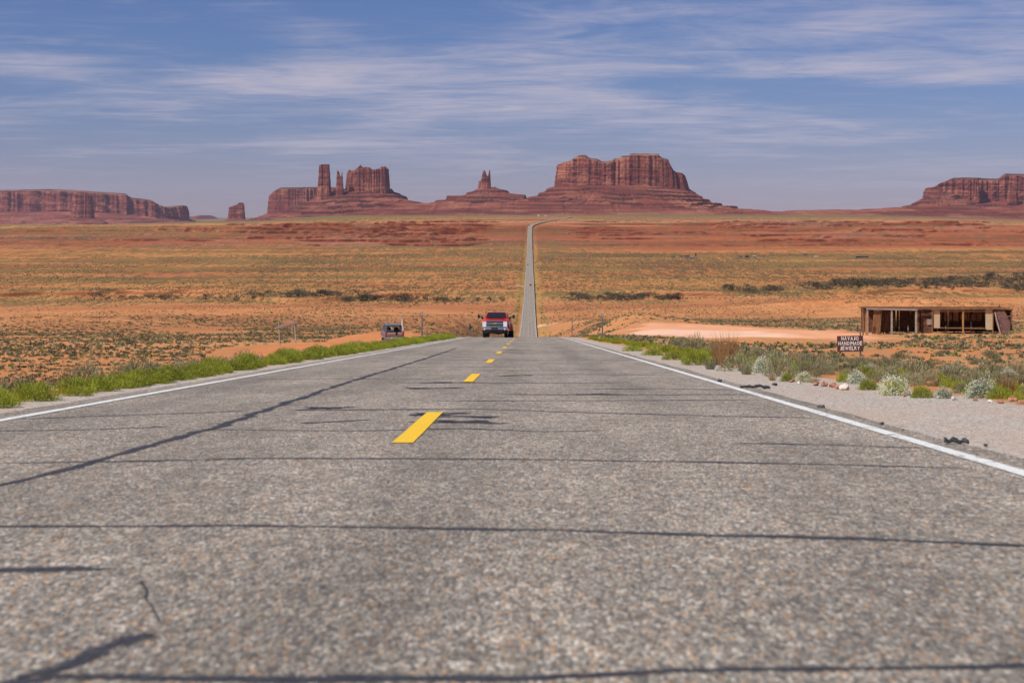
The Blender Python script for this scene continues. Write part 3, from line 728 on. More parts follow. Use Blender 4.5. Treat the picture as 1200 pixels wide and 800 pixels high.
# big mesa right of the road
R1 = butte('broad double-topped red mesa right of the far road, on a wide banded rubble slope', 9000, 'mesa', 'sandstone_mesa')
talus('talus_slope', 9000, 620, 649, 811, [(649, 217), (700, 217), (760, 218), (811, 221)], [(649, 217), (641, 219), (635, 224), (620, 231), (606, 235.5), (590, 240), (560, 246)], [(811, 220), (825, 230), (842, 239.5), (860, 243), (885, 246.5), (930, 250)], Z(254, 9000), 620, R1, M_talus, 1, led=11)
cliff('cliff', 9000, 560, [(647, 197), (648.5, 192), (653, 189), (660, 187), (669, 186), (671, 183.2), (675.5, 182.8), (677, 180.8), (686, 180.8), (688, 183), (692, 184.5), (700, 185.6), (705, 188.4), (712, 188), (717, 187.5), (719, 185.2), (727, 184.4), (729, 182), (737, 181.4), (739, 179.1), (772, 179.1), (774, 182), (777, 184), (784, 185.5), (787, 192.5), (791, 199), (800, 199.5), (804, 202.5), (806, 208), (808, 206.5), (811, 214)],
      [(648, 217), (700, 216), (811, 220)], R1, M_cliff, flute=24, wav=110, cap=14, batter=.035, seed=3, sink=14, capmat=M_cap)
# throne spires
R2 = butte('small red butte with two thin spires, midway between the tower group and the broad mesa', 10000)
talus('talus_slope', 10000, 170, 558, 580, [(558, 222), (580, 219)], [(558, 222), (550, 225.5), (537, 230), (523, 231), (520, 235), (490, 240), (455, 247)], [(580, 219), (597, 225), (610, 228), (630, 234), (650, 240), (690, 247)], Z(254, 10000), 430, R2, M_talus, 11, led=13, K=6)
cliff('cliff', 9985, 60, [(559, 214), (560, 212), (564, 212), (565, 204), (566.2, 201), (567, 199.4), (568.5, 200), (570, 204), (571, 207), (572.3, 206), (573.2, 199.5), (574.6, 199.5), (575.6, 210), (576.5, 216)], [(559, 223), (577, 222)], R2, M_cliff, flute=6, wav=16, cap=0, seed=13, n=3, rough_top=0, batter=.03, sink=30, pxstep=.45)
# tower, rabbit spires and castle
R3 = butte('red butte with one tall tower, thin spires and a jagged castle block on one slope', 10500)
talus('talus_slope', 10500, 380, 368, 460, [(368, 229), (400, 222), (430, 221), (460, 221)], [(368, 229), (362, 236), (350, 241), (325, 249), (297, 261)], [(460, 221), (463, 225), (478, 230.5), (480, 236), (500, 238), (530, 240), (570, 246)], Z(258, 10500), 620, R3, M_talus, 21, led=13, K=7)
cliff('cliff', 10400, 95, [(371, 200), (372.5, 195), (375, 193), (380, 192.3), (387, 192.5), (388.5, 197), (389, 200)], [(371, 230), (389, 226)], R3, M_cliff, flute=7, wav=30, cap=0, seed=23, n=4, batter=.025, rough_top=0, sink=40, pxstep=.6)
cliff('cliff', 10400, 40, [(393, 201), (394.2, 199), (396, 200), (397.6, 201.5), (398.5, 206), (399.6, 206), (400.8, 201.5), (402, 200.6), (403.2, 202)], [(393.6, 226), (403.4, 224)], R3, M_cliff, flute=4, wav=12, cap=0, seed=25, n=3, batter=.02, sink=40, pxstep=.4)
cliff('cliff', 10450, 260, [(403.6, 203), (407, 202), (408.5, 197.6), (409.6, 199), (411, 200.5), (413, 199.5), (415, 198.5), (418, 196.5), (420.5, 196), (421.3, 193), (422.4, 191.8), (423.5, 193.5), (425, 195.6), (428, 194.6), (434, 195), (436.5, 198), (440, 198), (444.5, 197.3), (446.5, 195), (452, 194.8), (454.5, 196), (458, 199)], [(403.6, 223), (458, 221)], R3, M_cliff, flute=14, wav=34, cap=0, seed=27, batter=.01, rough_top=16, sink=30)
# mesa behind the towers
R4 = butte('flat-topped purple mesa standing behind the tall tower butte', 12800, 'mesa', 'sandstone_mesa')
cliff('cliff', 12800, 700, [(311, 229), (314, 227), (320, 222.3), (327, 219.4), (345, 219.2), (372, 218.8), (400, 219), (415, 221)], [(311, 251), (415, 250)], R4, M_cliff, flute=26, wav=100, cap=16, batter=.03, seed=33, sink=40, capmat=M_cap)
talus('talus_slope', 12800, 760, 311, 415, [(311, 250), (415, 250)], [(311, 250), (303, 254), (292, 258), (270, 261)], [(415, 250), (425, 252), (440, 255), (460, 258)], Z(261, 12800), 500, R4, M_talus, 34, led=10, K=5, ns=50)
# long mesa far left
R5 = butte('long low purple mesa running off the left edge of the view', 15500, 'mesa', 'sandstone_mesa')
cliff('cliff', 15500, 2200, [(-150, 224), (-60, 223), (0, 222), (57, 220.8), (95, 222.3), (120, 224.3), (150, 226), (155, 230.8), (180, 232.8), (190, 238.5), (200, 241), (208, 239.5), (217, 237.8), (222, 238), (229, 240.5), (232, 245)], [(-150, 249), (0, 249), (120, 251), (190, 256), (232, 257)], R5, M_cliff, flute=60, wav=260, cap=24, batter=.04, seed=43, sink=60, capmat=M_cap, n=5)
talus('talus_slope', 15500, 2260, -152, 233, [(-152, 249), (80, 248), (160, 251), (190, 255.5), (233, 257)], [(-152, 249), (-180, 254), (-230, 264)], [(233, 256), (238, 258.5), (246, 261), (262, 263)], Z(266, 15500), 900, R5, M_talus, 44, led=14, K=6, ns=60)
R5b = butte('squat dark butte standing in front of the long left mesa', 13500)
cliff('cliff', 13300, 210, [(81, 232), (84, 229), (90, 227.5), (100, 227), (108, 229.5), (110, 233), (112.5, 246)], [(81, 256), (113, 257)], R5b, M_cliff, flute=17, wav=50, cap=0, seed=47, sink=30, n=3, batter=.05)
talus('talus_slope', 13300, 240, 80, 114, [(80, 255.5), (114, 256)], [(80, 255.5), (75, 258.5), (62, 264)], [(114, 256), (122, 260), (135, 265)], Z(266, 13300), 170, R5b, M_talus, 48, led=6, K=4, ns=40)
# small butte
R6 = butte('small lone stubby butte standing between the long left mesa and the tower group', 13000)
cliff('cliff', 13000, 110, [(266.5, 245), (268, 243), (274, 241), (278, 239.5), (280, 237.4), (284.5, 237.4), (286.5, 239.5), (288, 243)], [(267.5, 257), (287.5, 257.4)], R6, M_cliff, flute=6, wav=40, cap=0, seed=53, sink=30, n=4, batter=.03, pxstep=.6)
talus('talus_slope', 13000, 130, 267, 288, [(267, 256.5), (288, 257)], [(267, 256.5), (263, 258.5), (255, 262)], [(288, 257), (292, 259.5), (302, 262.5)], Z(263, 13000), 200, R6, M_talus, 54, led=5, K=4, ns=36)
# right mesa
R7 = butte('broken red mesa at the right edge of the view with a stepped foreground bench', 11000, 'mesa', 'sandstone_mesa')
cliff('cliff', 11000, 900, [(1075, 228), (1076, 225), (1081, 219.5), (1083, 216.5), (1094, 216), (1100, 212), (1112, 208.5), (1116, 207.3), (1138, 207.2), (1146, 207.6), (1152, 208.5), (1169, 208.8), (1176, 204), (1178, 202.6), (1200, 203.2), (1260, 204), (1320, 208)], [(1075, 238.5), (1110, 237), (1200, 236), (1320, 236)], R7, M_cliff, flute=42, wav=150, cap=18, batter=.04, seed=63, sink=30, capmat=M_cap)
cliff('cliff', 10900, 120, [(1140, 215), (1143, 209.5), (1147, 208), (1149.5, 210), (1150, 228)], [(1140, 234), (1150, 234)], R7, M_cliff, flute=12, wav=40, cap=0, seed=65, n=3, sink=20)
cliff('cliff', 10850, 120, [(1179, 222), (1181, 212.5), (1183.5, 211.5), (1186, 216), (1192, 224), (1194, 232)], [(1179, 235), (1194, 236)], R7, M_cliff, flute=12, wav=40, cap=0, seed=66, n=3, sink=20)
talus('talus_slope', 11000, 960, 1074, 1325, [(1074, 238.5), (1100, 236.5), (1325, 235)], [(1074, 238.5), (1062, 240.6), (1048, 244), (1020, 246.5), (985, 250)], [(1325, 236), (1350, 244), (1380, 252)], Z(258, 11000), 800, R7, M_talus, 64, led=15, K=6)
talus('bench', 10500, 160, 1094, 1108, [(1094, 224.5), (1108, 224.5)], [(1094, 224.5), (1088, 228), (1080, 233), (1064, 241)], [(1108, 224.5), (1122, 228), (1134, 234), (1150, 242)], Z(254, 10500), 300, R7, M_talus, 67, led=14, K=4, ns=50)

# low red ridge joining the buttes (a real raised bench with depth)
def ridge(D, pts, depth, foot, seed, mat=M_talus):
    xs = np.linspace(X(pts[0][0], D), X(pts[-1][0], D), 900); crest = interp_px(pts, D)(xs)
    crest = crest + (fbm(xs / 90, xs * 0, seed, 4, .6) - .5) * 13
    q = crest / 9; crest = 9 * (np.floor(q) + sstep(.55, .75, q - np.floor(q))) * .6 + crest * .4
    rows = []; ns = 46
    for k in range(ns):
        s = k / (ns - 1); zf = Z(foot, D) - 15
        prof_ = s ** .9; y = D - 700 * (1 - s)
        z = zf + (crest - zf) * prof_
        q = prof_ * 5 + (fbm(xs / 240, xs * 0 + s, seed + 2, 3) - .5) * 1.2; fr = q - np.floor(q)
        z = z + (np.where(fr < .84, .5 - fr / .84, -.5 + (fr - .84) / .16)) * 9 * (s * (1 - s) * 4) ** .5 * sstep(.4, .55, fbm(xs / 200 + np.floor(q) * 7, xs * 0 + 2 * s, seed + 3, 3))
        rows.append(np.stack([xs, y + 60 * (fbm(xs / 160, xs * 0 + s, seed + 4, 3) - .5), z], 1))
    for dd_, dz_ in ((depth, 3), (depth + 700, -60)): rows.append(np.stack([xs, np.full_like(xs, D + dd_), crest + dz_ - (5 if dz_ > 0 else 0)], 1))
    me = np_mesh('hills', np.concatenate(rows), grid_faces(len(rows), len(xs)))
    tag(link('hills', me, mat), kind='structure')
ridge(8700, [(380, 262), (400, 252), (440, 243), (470, 238.5), (500, 237.5), (520, 237.5), (560, 237.5), (640, 237), (700, 238), (850, 244), (900, 247), (936, 247.2), (958, 245.8), (981, 244.4), (1005, 245.4), (1040, 244.6), (1062, 242.5), (1100, 241.5), (1160, 243), (1250, 245), (1400, 250)], 500, 255.5, 71)
ridge(22000, [(150, 260), (200, 257), (233, 252.5), (240, 256), (252, 257.6), (264, 257), (300, 257.5), (330, 262)], 900, 264, 75)
# ================================================================ VEGETATION
def leaf_material(name, c1, c2, transl=.25, attr=False):
    m, nt, p, o = mat_new(name)
    oi = nt.node('ShaderNodeObjectInfo').outputs['Random']; pos = nt.node('ShaderNodeNewGeometry').outputs['Position']
    n = nt.noise(pos, 6.0, 3, .6)
    if attr: col = nt.node('ShaderNodeAttribute', attribute_name='Col').outputs[0]
    else:
        col = nt.mix(nt.mrange(n, .3, .7), c1, c2)
        f = nt.mrange(oi, 0, 1, .78, 1.18); col = nt.mix(1.0, col, nt.node('ShaderNodeCombineColor', ins={0: f, 1: nt.math('MULTIPLY', f, .98), 2: f}).outputs[0], 'MULTIPLY')
    nt.put(p.inputs['Base Color'], col); nt.put(p.inputs['Roughness'], .75); nt.put(p.inputs['Specular IOR Level'], .2)
    tr = nt.node('ShaderNodeBsdfTranslucent'); nt.put(tr.inputs[0], col)
    mx = nt.node('ShaderNodeMixShader'); mx.inputs[0].default_value = transl; nt.l.new(p.outputs[0], mx.inputs[1]); nt.l.new(tr.outputs[0], mx.inputs[2]); nt.l.new(mx.outputs[0], o.inputs[0])
    return m
M_green = leaf_material('green_foliage', (.23, .28, .03), (.42, .44, .055), .28)
M_sage = leaf_material('sage_foliage', (.24, .24, .13), (.38, .36, .20), .2)
M_dsage = leaf_material('dark_sage_foliage', (.165, .16, .085), (.27, .25, .135), .15)
M_bluegreen = leaf_material('bluegreen_foliage', (.16, .23, .13), (.24, .31, .18), .25)
M_straw = leaf_material('straw', (.42, .30, .15), (.56, .43, .23), .3)
M_rust = leaf_material('rust_grass', (.30, .15, .06), (.40, .25, .11), .3)
M_petal = leaf_material('white_petals', (.62, .62, .46), (.78, .78, .62), .3)
M_tam = leaf_material('tamarisk_foliage', (.085, .075, .048), (.14, .12, .075), .15)
M_stem = simple('woody_stem', (.16, .11, .07), .9, var=.3)

def dome_pts(rng, n, lump=.25, seed=0, flat=.75):
    """points on a lumpy half dome, unit radius; returns dir, radius"""
    out = []
    for i in range(n):
        a = rng.uniform(0, 2 * math.pi); zc_ = rng.uniform(.0, 1.0); r_ = math.sqrt(max(0, 1 - zc_ * zc_))
        d = Vector((r_ * math.cos(a), r_ * math.sin(a), zc_))
        l = 1 - lump + 2 * lump * float(vnoise(np.array([d.x * 2.1 + seed * 3.3 + 20]), np.array([d.y * 2.1 + d.z * 1.7 + 20]), seed)[0])
        out.append((d, l))
    return out
def blade_mesh(name, seed, n, R, H, blade, width, up=.5, lump=.25, inner=.35, droop=0, twist=.5):
    """many small leaf blades filling a lumpy dome"""
    rng = random.Random(seed); V = []; Fc = []
    for d, l in dome_pts(rng, n, lump, seed):
        q = rng.uniform(inner, 1.0) ** .6 * l
        tip = Vector((d.x * R * q, d.y * R * q, max(.02 * H, (d.z * .92 + .05) * H * q)))
        g = Vector((d.x * (1 - up), d.y * (1 - up), d.z * (1 - up) + up + .15)) + Vector((rng.gauss(0, .28), rng.gauss(0, .28), rng.gauss(0, .15)))
        g.normalize(); L = blade * rng.uniform(.6, 1.3)
        b = tip - g * L
        if b.z < 0: b.z = 0
        side = g.cross(Vector((rng.gauss(0, 1), rng.gauss(0, 1), rng.gauss(0, .6)))).normalized() * width * rng.uniform(.6, 1.3)
        mid = b.lerp(tip, .55) + Vector((d.x, d.y, 0)) * droop * L
        k = len(V); V += [b, mid + side, tip, mid - side]; Fc.append((k, k + 1, k + 2, k + 3))
    return np_mesh(name, [tuple(v) for v in V], Fc)
def tuft_mesh(name, seed, n, R, H, width, spread=.5):
    rng = random.Random(seed); V = []; Fc = []
    for i in range(n):
        a = rng.uniform(0, 2 * math.pi); r0 = R * .35 * math.sqrt(rng.random()); b = Vector((r0 * math.cos(a), r0 * math.sin(a), 0))
        a2 = a + rng.gauss(0, .5); L = H * rng.uniform(.55, 1.1); out_ = spread * rng.random() * R
        t = b + Vector((math.cos(a2) * out_, math.sin(a2) * out_, L)); mid = b.lerp(t, .5) + Vector((0, 0, L * .08))
        sd_ = Vector((-math.sin(a2 + rng.gauss(0, 1)), math.cos(a2), 0)) * width
        k = len(V); V += [b - sd_, b + sd_, mid + sd_ * .8, mid - sd_ * .8, t]; Fc += [(k, k + 1, k + 2, k + 3), (k + 3, k + 2, k + 4, k + 4)]
    V = [tuple(v) for v in V]; me = bpy.data.meshes.new(name)
    Fc = [f if len(set(f)) == 4 else f[:3] for f in Fc]; me.from_pydata(V, [], Fc); me.update(); return me
def stems_mesh(name, seed, n, R, H, r=.004):
    rng = random.Random(seed); mb = MB()
    for i in range(n):
        a = rng.uniform(0, 6.28); q = rng.uniform(.3, .85)
        mb.tube([(0, 0, -.04), (math.cos(a) * R * q * .4, math.sin(a) * R * q * .4, H * .3), (math.cos(a) * R * q, math.sin(a) * R * q, H * rng.uniform(.5, .85))], [r * 1.5, r, r * .4], 4, False)
    me = bpy.data.meshes.new(name); me.from_pydata(mb.v, [], mb.f); me.update(); return me

GREEN = [blade_mesh('green_shrub', 10 + i, 2000, .30, .29, .055, .0042, .38, .22) for i in range(5)]
for me in GREEN: me.materials.append(M_green)
SAGE = [blade_mesh('sage', 30 + i, 1000, .34, .30, .07, .0042, .3, .28) for i in range(4)]
for me in SAGE: me.materials.append(M_sage)
STEM = [stems_mesh('stem', 50 + i, 16, .25, .26) for i in range(2)]
for me in STEM: me.materials.append(M_stem)
VG = random.Random(77)
def on_ground(x, d, sink=.015): return (x, d, gz(x, d) - sink)
def plant(name, x, d, w, h, me, label, cat, group=None, stem=True, mat=None, base_me=.3, rz=None, hh=.29):
    """w,h in metres; the mesh is the foliage, stems a part below it"""
    root = empty(name, on_ground(x, d), VG.uniform(0, 6.28) if rz is None else rz, label=label, cat=cat, group=group)
    root.scale = (w / (2 * base_me), w / (2 * base_me), h / hh)
    f = link('foliage', me, None, root)
    if stem: link('stem', STEM[VG.randint(0, 1)], None, root)
    return root
# left verge: a continuous row of bright green shrubs, broken once or twice
PLANTS_XY = []
d = 13.6; k = 0
while d < 118:
    hgt = VG.uniform(.17, .33) * (.82 + .36 * sstep(16, 45, d)) * (1 + .25 * sstep(60, 110, d))
    wid = hgt * VG.uniform(1.9, 2.6)
    x = -5.2 - wid * .36 - VG.uniform(0, .22) - .25 * (VG.random() < .3)
    if VG.random() > .07:
        plant('green_shrub', x, d, wid, hgt, GREEN[k % 5], 'bright green rounded shrub in the dense row hugging the left road edge', 'shrub', 'green shrubs along the left road edge', stem=d < 45)
    PLANTS_XY.append((x, d)); k += 1
    d += wid * VG.uniform(.7, 1.2)
# a looser second row behind, grey green
for i in range(34):
    d = 15 + 75 * (i / 34) ** 1.2 + VG.uniform(-1, 1); x = -5.9 - VG.uniform(0, 1.6); s_ = VG.uniform(.5, .95)
    plant('sage_bush', x, d, s_, s_ * .42, SAGE[i % 4], 'silvery grey-green bush behind the bright green row on the left verge', 'bush', 'sage bushes behind the left green row', stem=d < 40, base_me=.34, hh=.30)
b_ = plant('bluish_herb', -5.0, 13.2, .30, .14, SAGE[1], 'small blue-green herb at the left end of the green row, close to the white line', 'plant')
b_.children[0].active_material  # shared material kept
# right verge: green low growth near the crest
k = 0
for i in range(54):
    d = 33 + 75 * (i / 54) ** 1.1 + VG.uniform(-.5, .5); w_ = VG.uniform(.35, .62)
    x = shoulder_r(d) + .15 + VG.uniform(0, .75)
    plant('verge_shrub', x, d, w_, w_ * .52, GREEN[i % 5], 'low green shrub in the thin green strip beside the right shoulder', 'shrub', 'green shrubs along the right shoulder', stem=False)

for i in range(64):
    d = 17 + 24 * (i / 64) + VG.uniform(-.4, .4); w_ = VG.uniform(.24, .46); sg_ = VG.random() < .5
    x = shoulder_r(d) + .2 + VG.uniform(0, 1.3)
    plant('low_shrub', x, d, w_, w_ * .5, (SAGE if sg_ else GREEN)[i % 4], 'small grey-green shrub in the tangled scrub along the gravel edge' if sg_ else 'small olive green shrub in the tangled scrub along the gravel edge', 'shrub', 'grey-green shrubs along the gravel edge' if sg_ else 'olive shrubs along the gravel edge', stem=False, base_me=.34)
# individually recognisable plants on the right verge, read off the photo: (px, py of base, height px, width px)
def spot(px, py, dz=0.0):
    """ground point seen at photo pixel (near field, side terrain)"""
    ds = np.concatenate([np.arange(8, 60, .1), np.arange(60, 400, .5)]); x = X(px, ds); z = ground_z(x, ds); yy = HY - z / ds * F
    i = np.argmax(yy <= py); return float(x[i]), float(ds[i])
def pplant(name, px, py, wpx, hpx, me, label, cat, base_me, hh, group=None, **kw):
    x, d = spot(px, py); return plant(name, x, d, wpx / F * d, hpx / F * d, me, label, cat, group, base_me=base_me, hh=hh, **kw)
FLOW = []
for i in range(3):
    fm = blade_mesh('flowering_foliage', 70 + i, 900, .30, .27, .07, .004, .4, .2); fm.materials.append(M_bluegreen if i else M_green)
    rngf = random.Random(80 + i); V = []; Fc = []
    for d_, l in dome_pts(rngf, 900, .2, 70 + i):
        if d_.z < .12: continue
        c = Vector((d_.x * .31 * l, d_.y * .31 * l, d_.z * .285 * l)) * rngf.uniform(.72, 1.04)
        for q in range(2):
            c2 = c + Vector((rngf.gauss(0, .006), rngf.gauss(0, .006), rngf.gauss(0, .006)))
            a = Vector((rngf.gauss(0, 1), rngf.gauss(0, 1), rngf.gauss(0, 1))).normalized(); b2 = a.cross(Vector((rngf.gauss(0, 1), rngf.gauss(0, 1), 1))).normalized(); s2 = .0085
            k = len(V); V += [tuple(c2 + a * s2), tuple(c2 + b2 * s2), tuple(c2 - a * s2), tuple(c2 - b2 * s2)]; Fc.append((k, k + 1, k + 2, k + 3))
    pm = np_mesh('flowers', V, Fc); pm.materials.append(M_petal); FLOW.append((fm, pm))
def flower_bush(px, py, wpx, hpx, i, label):
    r = pplant('flowering_bush', px, py, wpx, hpx, FLOW[i][0], label, 'flowering bush', .30, .28, 'white flowering bushes on the right verge')
    link('flowers', FLOW[i][1], None, r); return r
flower_bush(1048, 462, 36, 24, 0, 'roundest white-flowered bush, right behind the gravel below the jewelry stand')
flower_bush(1106, 466, 24, 15, 1, 'small white-flowered bush between the round flower bush and the bright green clump')
flower_bush(1150, 466, 44, 24, 2, 'wide pale-flowered bush behind the bright green clump near the right edge')
flower_bush(1004, 449, 26, 16, 1, 'pale flowering bush just right of the white stone')
flower_bush(1183, 446, 26, 15, 2, 'white-tipped bush highest up the bank at the right edge')
flower_bush(942, 447, 20, 13, 0, 'small white-flowered bush beside the bright green clump left of the red rocks')
flower_bush(893, 436, 24, 20, 1, 'pale flowering bush in the thick growth at the foot of the tall rust grass')
flower_bush(1020, 437, 20, 12, 2, 'small pale-flowered bush behind the white stone')
def gbush(px, py, w_, h, label): return pplant('green_bush', px, py, w_, h, GREEN[(px // 7) % 5], label, 'green bush', .30, .29, 'bright green bushes on the right verge')
gbush(1172, 467, 38, 19, 'bright green clump at the gravel edge near the right side')
gbush(923, 446, 20, 12, 'small vivid green clump at the gravel edge left of the red rocks')
gbush(1080, 465, 34, 18, 'olive green tuft between the two white-flowered bushes')
gbush(1018, 456, 30, 16, 'green bush between the white stone and the round flower bush')
gbush(990, 447, 24, 13, 'green bush right above the white stone')
gbush(818, 427, 46, 20, 'large bright green clump left of the tall rust-coloured grass')
gbush(790, 421, 32, 13, 'mid green clump second left of the tall rust-coloured grass')
gbush(1194, 468, 20, 12, 'green tuft cut by the right edge of the view')
gbush(742, 411, 26, 9, 'low green clump on the right verge halfway to the crest')
gbush(766, 416, 28, 11, 'low green clump on the right verge beside the fork of tyre scraps')
def sbush(px, py, w_, h, label, i=0, nm='grey_bush'): return pplant(nm, px, py, w_, h, SAGE[i % 4], label, 'sage bush', .34, .30, 'grey-green bushes on the right verge')
sbush(868, 434, 54, 24, 'broad grey-green bush at the foot of the tall rust grass'); sbush(815, 414, 40, 26, 'grey-green bush behind the large bright green clump', 1)
sbush(912, 440, 44, 34, 'tall feathery grey-green bush in the middle of the right verge', 2); sbush(945, 441, 44, 30, 'feathery grey-green bush right of the tallest feathery one', 3)
sbush(965, 438, 34, 22, 'grey-green bush leaning over the red rocks', 1); sbush(1070, 440, 58, 24, 'wide dull sage bush behind the round flower bush')
sbush(1120, 444, 46, 22, 'wide dull sage bush second from the right of its row', 2); sbush(1040, 434, 48, 18, 'dull sage bush at the top of the bank below the sign', 3)
sbush(1142, 450, 34, 18, 'grey twiggy bush behind the wide pale-flowered bush', 1); sbush(1192, 440, 34, 24, 'brownish sage bush at the right edge', 2)
sbush(838, 421, 30, 20, 'grey-green bush behind the foot of the tall rust grass', 3); sbush(795, 408, 30, 16, 'grey-green bush at the near end of the pale clearing', 0)
sbush(1010, 430, 30, 14, 'low sage bush in front of the painted sign', 2); sbush(890, 420, 34, 16, 'low sage bush between the clearing and the feathery bushes', 1)
# tall grasses
RUST = [tuft_mesh('tall_grass', 90 + i, 260, .35, .62, .0028, .8) for i in range(2)]
for me in RUST: me.materials.append(M_rust)
STRAW = [tuft_mesh('straw_tuft', 95 + i, 200, .30, .40, .0028, .9) for i in range(2)]
for me in STRAW: me.materials.append(M_straw)
GRASSG = tuft_mesh('green_tuft', 99, 240, .35, .55, .003, .8); GRASSG.materials.append(M_sage)
def grass_cl(px, py, w_, h, me, label): return pplant('grass_clump', px, py, w_, h, me, label, 'grass clump', .33, .62, 'tall grass clumps on the right verge', stem=False)
grass_cl(852, 430, 42, 44, RUST[0], 'tallest rust-tipped grass clump on the right verge'); grass_cl(842, 427, 34, 34, RUST[1], 'olive and rust grass clump leaning against the tallest one')
grass_cl(1180, 462, 40, 28, RUST[1], 'reddish dry grass clump behind the bright green clump near the right edge'); grass_cl(905, 445, 22, 16, STRAW[0], 'small straw-coloured tuft at the foot of the feathery bushes')
grass_cl(1062, 452, 30, 14, STRAW[1], 'straw-coloured tuft right of the round flower bush'); grass_cl(955, 448, 26, 14, STRAW[0], 'straw tuft right behind the small vivid green clump')
grass_cl(770, 412, 40, 10, STRAW[1], 'pale straw growth between the green clumps near the clearing'); grass_cl(1128, 460, 26, 16, GRASSG, 'grey-green grass left of the wide pale-flowered bush')
grass_cl(875, 438, 30, 18, GRASSG, 'grey-green grass under the broad bush'); grass_cl(832, 432, 26, 18, GRASSG, 'grey-green grass right of the large bright green clump')

# ---- scattered desert shrubs: largest 300 are objects of their own, the rest is ground cover
DS = []
for i, (n, R_, H_, mt) in enumerate([(260, .5, .42, M_dsage), (240, .5, .38, M_dsage), (260, .5, .40, M_sage), (220, .5, .34, M_dsage), (200, .45, .40, M_straw), (200, .5, .36, M_green)]):
    me = blade_mesh('desert_shrub', 120 + i, n * 3, R_, H_, .13, .012, .35, .25, .3); me.materials.append(mt); DS.append(me)
def low_arch(seed, n, bl=.30, wd=.085):
    me = blade_mesh('tmp', seed, n, .5, .42, bl, wd, .35, .25, .3); v = np.array([v_.co[:] for v_ in me.vertices]); f = np.array([p_.vertices[:] for p_ in me.polygons]); bpy.data.meshes.remove(me); return v, f
LOWS = [low_arch(200 + i, 34) for i in range(4)]; LOWF = [low_arch(210 + i, 12, .5, .2) for i in range(4)]
nr_ = np.random.RandomState(11)
pts = []
def scatter(n, d0, d1, smin, smax, clump, thresh, pxlim=660):
    u_ = nr_.rand(n); dd = np.sqrt(d0 ** 2 + u_ * (d1 ** 2 - d0 ** 2)); xx = X(CX + (nr_.rand(n) * 2 - 1) * pxlim, dd)
    a_ = np.abs(xx - xc_f(dd)); okm = a_ > np.where(xx < 0, 6.0, 6.4)
    rr_ = np.sqrt(((xx - X(852, 165)) / 13.5) ** 2 + ((dd - 165) / 62) ** 2); okm &= rr_ > .95
    rr_ = np.sqrt(((xx - X(428, 168)) / 16) ** 2 + ((dd - 168) / 42) ** 2); okm &= (rr_ > .95)
    okm &= ~((np.abs(xx - 36.5) < 7.5) & (dd > 138.4) & (dd < 144)) ; okm &= ~((np.abs(xx + 12.8) < 3.5) & (np.abs(dd - 152) < 7))
    okm &= ~((np.abs(xx - 14.9) < 1.0) & (dd > 66) & (dd < 73.5))
    dens_ = fbm(xx / clump, dd / (clump * 1.8), 301, 4, .6); okm &= (dens_ + nr_.rand(n) * .18) > thresh
    s_ = nr_.uniform(smin, smax, n) ** 1.0 * (0.6 + .8 * nr_.rand(n) ** 2)
    for a, b, c in zip(xx[okm], dd[okm], s_[okm]): pts.append((a, b, c))
scatter(2600, 15, 36, .22, .46, 5, .42)
scatter(13000, 34, 170, .26, .70, 14, .43)
scatter(42000, 150, 520, .4, .95, 26, .47)
scatter(56000, 450, 1150, .6, 1.3, 60, .52)
scatter(60000, 1050, 2150, 1.0, 1.9, 120, .55)
pts = np.array(pts); app = pts[:, 2] / pts[:, 1]; order = np.argsort(-app)
kind = nr_.rand(len(pts)); kidx = np.select([kind < .30, kind < .5, kind < .72, kind < .84, kind < .94], [0, 1, 2, 3, 4], 5)
ztab = ground_z(pts[:, 0], pts[:, 1])
# visible ones first: a shrub counts as visible when not sunk behind the near verge
inview = np.abs(X(1200, pts[:, 1]) * 0 + pts[:, 0] / pts[:, 1] * F + CX - 600) < 620
ysc = HY - ztab / pts[:, 1] * F
pxs_ = CX + pts[:, 0] / pts[:, 1] * F
hid = (pts[:, 0] < 0) & (ysc > np.interp(pxs_, [0, 550], [474, 396])) | (pts[:, 0] > 0) & (pxs_ < 700) & (ysc > 394)
cand = [i for i in order if inview[i] and not hid[i]][:290]; own = set(cand)
DSL = {0: ('dark_sagebrush', 'dark grey-green sagebrush scattered over the orange sand'), 1: ('dark_sagebrush', 'dark grey-green sagebrush scattered over the orange sand'), 3: ('dark_sagebrush', 'dark grey-green sagebrush scattered over the orange sand'),
       2: ('pale_sagebrush', 'pale silvery sagebrush scattered over the orange sand'), 4: ('dry_bush', 'straw-coloured dry bush scattered over the orange sand'), 5: ('olive_bush', 'yellow-green bush scattered over the orange sand')}
for i in cand:
    k = int(kidx[i]); nm_, lb = DSL[k]
    o = link(nm_, DS[k], None); s_ = pts[i, 2]; o.location = (pts[i, 0], pts[i, 1], ztab[i] - .03 * s_); o.scale = (s_, s_, s_ * (.8 + .4 * VG.random())); o.rotation_euler = (0, 0, VG.uniform(0, 6.28))
    tag(o, lb, 'bush', nm_.replace('_', ' ') + ' scattered over the desert')
KC = np.array([[.16, .15, .08], [.19, .17, .095], [.28, .26, .15], [.16, .135, .08], [.48, .36, .18], [.24, .26, .05]])
Vs, Fs, Cs = [], [], []; base_n = 0
